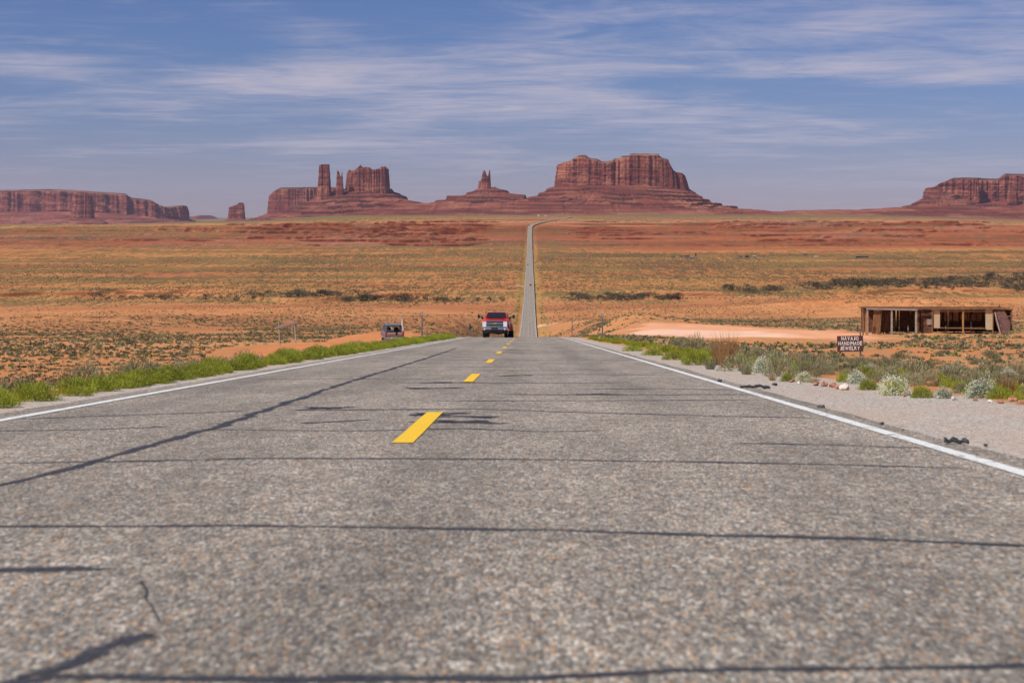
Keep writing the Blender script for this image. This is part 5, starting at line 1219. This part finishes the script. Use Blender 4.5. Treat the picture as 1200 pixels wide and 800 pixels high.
for s_ in (-1, 1): MB().tube([(s_ * .76, -1.03, .64), (s_ * .76, -1.055, .64)], [.06, .055], 14).build('fog_lamp', M_lamp, bp)
MB().loft([sec(-.98, .72, .36, .60, .05), sec(-.7, .8, .34, .60, .05)]).build('air_dam', M_black, tk)
MB().box((0, 2.4, .50), (1.3, 5.6, .16)).build('chassis', M_rubd, tk); MB().box((0, 0, .36), (1.5, .12, .12)).build('axle', M_rubd, tk); MB().tube([(-.95, 4.0, .4), (0, 4.0, .38), (.95, 4.0, .4)], [.06, .17, .06], 10).build('axle', M_rubd, tk, smooth=True)
m_ = MB()
for s_ in (-.22, 0, .22): m_.box((s_, 1.45, 1.965), (.06, .05, .03))
m_.build('roof_lamp', M_amber, tk)

# --- old boxy suv parked with its back to us
D_ = 150.0; xv = X(462.5, D_); gv = gz(xv, D_)
sv = empty('parked_suv', (xv, D_, gv - .01), math.radians(11.5), label='old blue-grey boxy suv parked with its back to the camera, white pennant at its rear', cat='suv')
W_ = .90
b = MB(); b.loft([sec(0.0, W_, .46, 1.06, .05), sec(.06, W_ + .02, .42, 1.08, .06), sec(3.2, W_ + .02, .42, 1.08, .06), sec(4.2, W_, .45, .98, .08), sec(4.35, W_ - .03, .5, .92, .08)]); b.build('body', M_bluegrey, sv, smooth=True)
# upper shell as pillars and roof so one can look through
rf = MB().loft([sec(.12, .70, 1.66, 1.74, .035), sec(.4, .72, 1.67, 1.77, .04), sec(2.5, .72, 1.67, 1.77, .04), sec(2.75, .70, 1.65, 1.74, .035)]).build('roof', M_bluegrey, sv, smooth=True)
for s_ in (-1, 1):
    for (y0, y1, t) in ((.05, .20, .17), (1.0, 1.05, .10), (1.95, 1.95, .09), (3.15, 2.65, .08)):
        MB().bar((s_ * (W_ - .04), y0, 1.04), (s_ * .69, y1, 1.69), t, .06).build('pillar', M_bluegrey, sv, .008)
    quad_glass('side_window', [(s_ * (W_ - .05), .2, 1.08), (s_ * (W_ - .05), .95, 1.08), (s_ * .70, 1.0, 1.66), (s_ * .70, .3, 1.66)], sv, (s_ * .01, 0, 0)); 
    tl = MB().box((s_ * (W_ - .07), -.015, .88), (.12, .05, .34)).build('tail_light', M_rlens, sv, .012)
    MB().box((s_ * (W_ + .16), 2.55, 1.15), (.16, .08, .13)).build('mirror', M_black, sv, .02)
    wheel(sv, s_ * .74, .75, .35, .22); wheel(sv, s_ * .74, 3.45, .35, .22)
    MB().box((s_ * (W_ + .025), 1.9, .72), (.012, 3.2, .12)).build('side_trim', M_maroon, sv, .004)
# rear hatch: frame round a see-through window
ht = MB(); ht.box((0, -.0, 1.10), (1.50, .05, .10)); ht.bar((-.73, .02, 1.06), (-.66, .16, 1.68), .10, .05); ht.bar((.73, .02, 1.06), (.66, .16, 1.68), .10, .05); ht.box((0, .13, 1.67), (1.36, .06, .06)); hatch = ht.build('hatch', M_black, sv, .006)
tg = MB().box((0, -.02, .89), (1.42, .04, .34)).build('tailgate', M_silver, sv, .012); MB().box((0, -.047, .83), (1.40, .012, .07)).build('stripe', M_maroon, tg); MB().box((.18, -.05, .93), (.20, .03, .30)).build('handle_panel', M_black, tg, .01)
MB().box((0, -.10, .52), (1.70, .14, .17)).build('bumper', M_silver, sv, .03); MB().box((-.25, -.18, .54), (.3, .012, .14)).build('license_plate', M_plate, sv)
MB().box((0, 2.0, .40), (1.4, 4.0, .14)).build('chassis', M_rubd, sv)
for s_ in (-.38, .38): MB().loft([sec(1.9, .24, .75, 1.36, .06), sec(2.02, .22, .75, 1.42, .06)]).build('seat', M_seat, sv).location = (s_, 0, 0)
MB().loft([sec(.7, .22, .9, 1.22, .08), sec(1.1, .28, .9, 1.24, .08)]).build('spare_load', M_seat, sv).location = (.35, 0, 0)
# white pennant on a whip at the right rear corner
fp = MB().tube([(.70, -.02, 1.05), (.66, -.03, 1.9), (.55, -.05, 2.78)], [.012, .010, .006], 6).build('whip', M_plate, sv)
M_penn = simple('white_cloth', (.80, .76, .74), .8); vs = []; 
for i in range(14):
    t = i / 13; cx_ = .70 - .15 * t ** 2 + .02 * math.sin(t * 9); ww = .075 * (1 - .55 * t) * (.8 + .3 * math.sin(t * 11)); vs.append([(cx_ + .01, -.06 + .03 * math.sin(t * 8), 1.1 + 1.66 * t), (cx_ + .01 + ww * 2, -.06 + .05 * math.sin(t * 8 + 1), 1.1 + 1.66 * t), (cx_ + .01 + ww * 2, -.045 + .05 * math.sin(t * 8 + 1), 1.1 + 1.66 * t), (cx_ + .01, -.045 + .03 * math.sin(t * 8), 1.1 + 1.66 * t)])
MB().loft(vs).build('pennant', M_penn, fp)

# --- distant cars on the long straight
def far_car(px, d, mat, label, rz=0):
    x = X(px, d); r = empty('distant_car', (x, d, 0), rz, label=label, cat='car'); r.location = (x, d, float(zc_f(d) + lift(np.array([d]))[0]) + .01)
    b = MB(); b.loft([sec(-2.2, .85, .35, .85, .1), sec(-2.0, .9, .28, .92, .12), sec(2.0, .9, .28, .88, .12), sec(2.25, .8, .35, .75, .1)]); b.loft([sec(-1.7, .80, .85, .95, .04), sec(-1.2, .78, .85, 1.45, .12, .62), sec(.4, .78, .85, 1.48, .12, .62), sec(1.2, .78, .85, .95, .04)]); b.build('body', mat, r, smooth=True)
    quad_glass('rear_window', [(-.62, -1.62, 1.0), (.62, -1.62, 1.0), (.55, -1.25, 1.38), (-.55, -1.25, 1.38)], r, (0, -.03, .02))
    for s_ in (-1, 1):
        MB().box((s_ * .7, -2.22, .75), (.3, .04, .14)).build('tail_light', M_rlens, r)
        for y in (-1.35, 1.4): wheel(r, s_ * .8, y, .32, .2)
far_car(621.7, 1325, M_rlens, 'tiny dark red car driving away down the far straight')
far_car(618.2, 1810, M_bluegrey, 'tiny dark car farther along the straight, oncoming', math.pi)

# ================================================================ FAR HOMESTEADS
M_tin = simple('dark_tin', (.07, .065, .075), .6, var=.3, scale=.3); M_white_w = simple('white_wall', (.72, .68, .64), .8, scale=.3); M_redroof = simple('red_brown_roof', (.22, .06, .04), .8, scale=.3); M_mauve = simple('mauve_wall', (.24, .16, .15), .8, scale=.3); M_rust = simple('rust_metal', (.10, .035, .025), .8, scale=.3); M_blue_w = simple('blue_grey_wall', (.16, .18, .24), .7, scale=.3)
def gable(name, px, py, d, w_, dp, h, wall, roof, label, rh=.8, cat='house', win=2):
    x = X(px, d); g_ = gz(x, d); r = empty(name, (x, d, g_), 0, label=label, cat=cat)
    MB().box((0, 0, h / 2 - .5), (w_, dp, h + 1)).build('wall', wall, r)
    e = .35; m_ = MB(); m_.poly([(-w_ / 2 - e, -dp / 2 - e, h), (-w_ / 2 - e, dp / 2 + e, h), (-w_ / 2 - e, 0, h + rh)], (w_ + 2 * e, 0, 0)); m_.build('roof', roof, r)
    for i in range(win): MB().box((w_ * ((i + .5) / win - .5), -dp / 2 - .02, h * .55), (w_ * .12, .05, h * .3)).build('window', M_glass, r)
    MB().box((w_ * .08, -dp / 2 - .02, h * .38), (.9, .06, h * .74)).build('door', M_dbrown, r); return r
D0 = 2060
gable('long_trailer_home', 1010, 305, D0, 15.5, 4, 2.3, M_tin, M_mauve, 'long low dark trailer home on the green plain at right', .5, 'trailer home', 4)
gable('small_house', 875.5, 303, D0, 5, 4, 2.4, M_tin, M_tin, 'small dark house between the homestead and the long trailer', .7); gable('small_house', 884, 303, D0 + 6, 4, 4, 1.7, M_mauve, M_white_w, 'low pale shed right of the small dark house', .3, 'shed', 1)
gable('small_house', 868, 303, D0, 3.5, 3, 1.7, M_mauve, M_redroof, 'low brown shed left of the small dark house', .3, 'shed', 1); gable('small_house', 943.5, 301, D0 + 70, 5.5, 4, 1.6, M_blue_w, M_tin, 'blue-grey trailer midway between the small dark house and the long trailer', .4, 'trailer home', 1); gable('small_house', 956, 303, D0 + 10, 4.5, 3, 1.0, M_white_w, M_white_w, 'low white shed left of the long trailer', .3, 'shed', 1)
gable('homestead_house', 805, 300, D0, 7, 5, 2.2, M_mauve, M_redroof, 'red-brown roofed homestead house beside the water tank', 1.0); gable('homestead_house', 809.5, 303, D0 - 40, 5.5, 4, 1.5, M_blue_w, M_mauve, 'low mauve shed in front of the homestead house', .3, 'shed', 1); gable('homestead_house', 798, 301, D0 + 10, 6, 4, 1.4, M_mauve, M_tin, 'low long shed left of the homestead house', .3, 'shed', 1); gable('homestead_house', 789, 302, D0 - 20, 4, 3, 1.2, M_blue_w, M_tin, 'blue-grey shed under the green trees of the homestead', .3, 'shed', 1)
x = X(815.3, D0); g_ = gz(x, D0); r = empty('water_tank', (x, D0, g_), 0, label='dark upright water tank on a stand right of the homestead', cat='water tank'); MB().tube([(0, 0, 1.3), (0, 0, 5.4), (0, 0, 5.9)], [1.0, 1.0, .15], 16).build('tank', M_rust, r, smooth=True)
m_ = MB()
for a in range(4): m_.bar((math.cos(a * 1.57 + .78) * 1.1, math.sin(a * 1.57 + .78) * 1.1, -.5), (math.cos(a * 1.57 + .78) * .8, math.sin(a * 1.57 + .78) * .8, 1.35), .16)
m_.build('stand', M_mauve, r)
for px, w_, h_, lb in ((781.5, 6, 3.2, 'low bright green tree at the left of the homestead'), (787, 5, 3.6, 'bright green tree next to the homestead sheds'), (791, 5, 5.2, 'tallest bright green tree of the homestead')):
    x = X(px, D0); r = empty('cottonwood_tree', (x, D0, gz(x, D0) - .1), 1.0, label=lb, cat='tree'); r.scale = (w_, w_, h_); c = TREES[0][0].copy(); c.materials.clear(); link('crown', c, M_green, r); link('trunk', TREES[0][1], None, r)
gable('roadside_house', 631, 249, 3900, 5, 5, 3.0, M_white_w, M_white_w, 'left white building on the pass where the road disappears', .6); gable('roadside_house', 639.5, 249, 3920, 6.5, 5, 3.2, M_white_w, M_mauve, 'right white building on the pass where the road disappears', .6)
gable('red_roofed_shed', 793, 347, 1120, 5.5, 3.5, 1.5, M_redroof, M_redroof, 'low red shed at the right end of the tamarisk strip', .6, 'shed', 1)

# ================================================================ HAZE
bm_ = MB(); bm_.box((0, 16000, 175), (66000, 33000, 760)); hz = bm_.build('haze', None)
m = bpy.data.materials.new('haze_air'); m.use_nodes = True; m.node_tree.nodes.clear(); nt = NT(m.node_tree)
pv = nt.node('ShaderNodeVolumePrincipled'); pv.inputs['Color'].default_value = (.70, .70, 1.0, 1); pv.inputs['Density'].default_value = 1.05e-5; pv.inputs['Anisotropy'].default_value = .1
o_ = nt.node('ShaderNodeOutputMaterial'); nt.l.new(pv.outputs[0], o_.inputs['Volume']); hz.data.materials.append(m); tag(hz, kind='stuff')
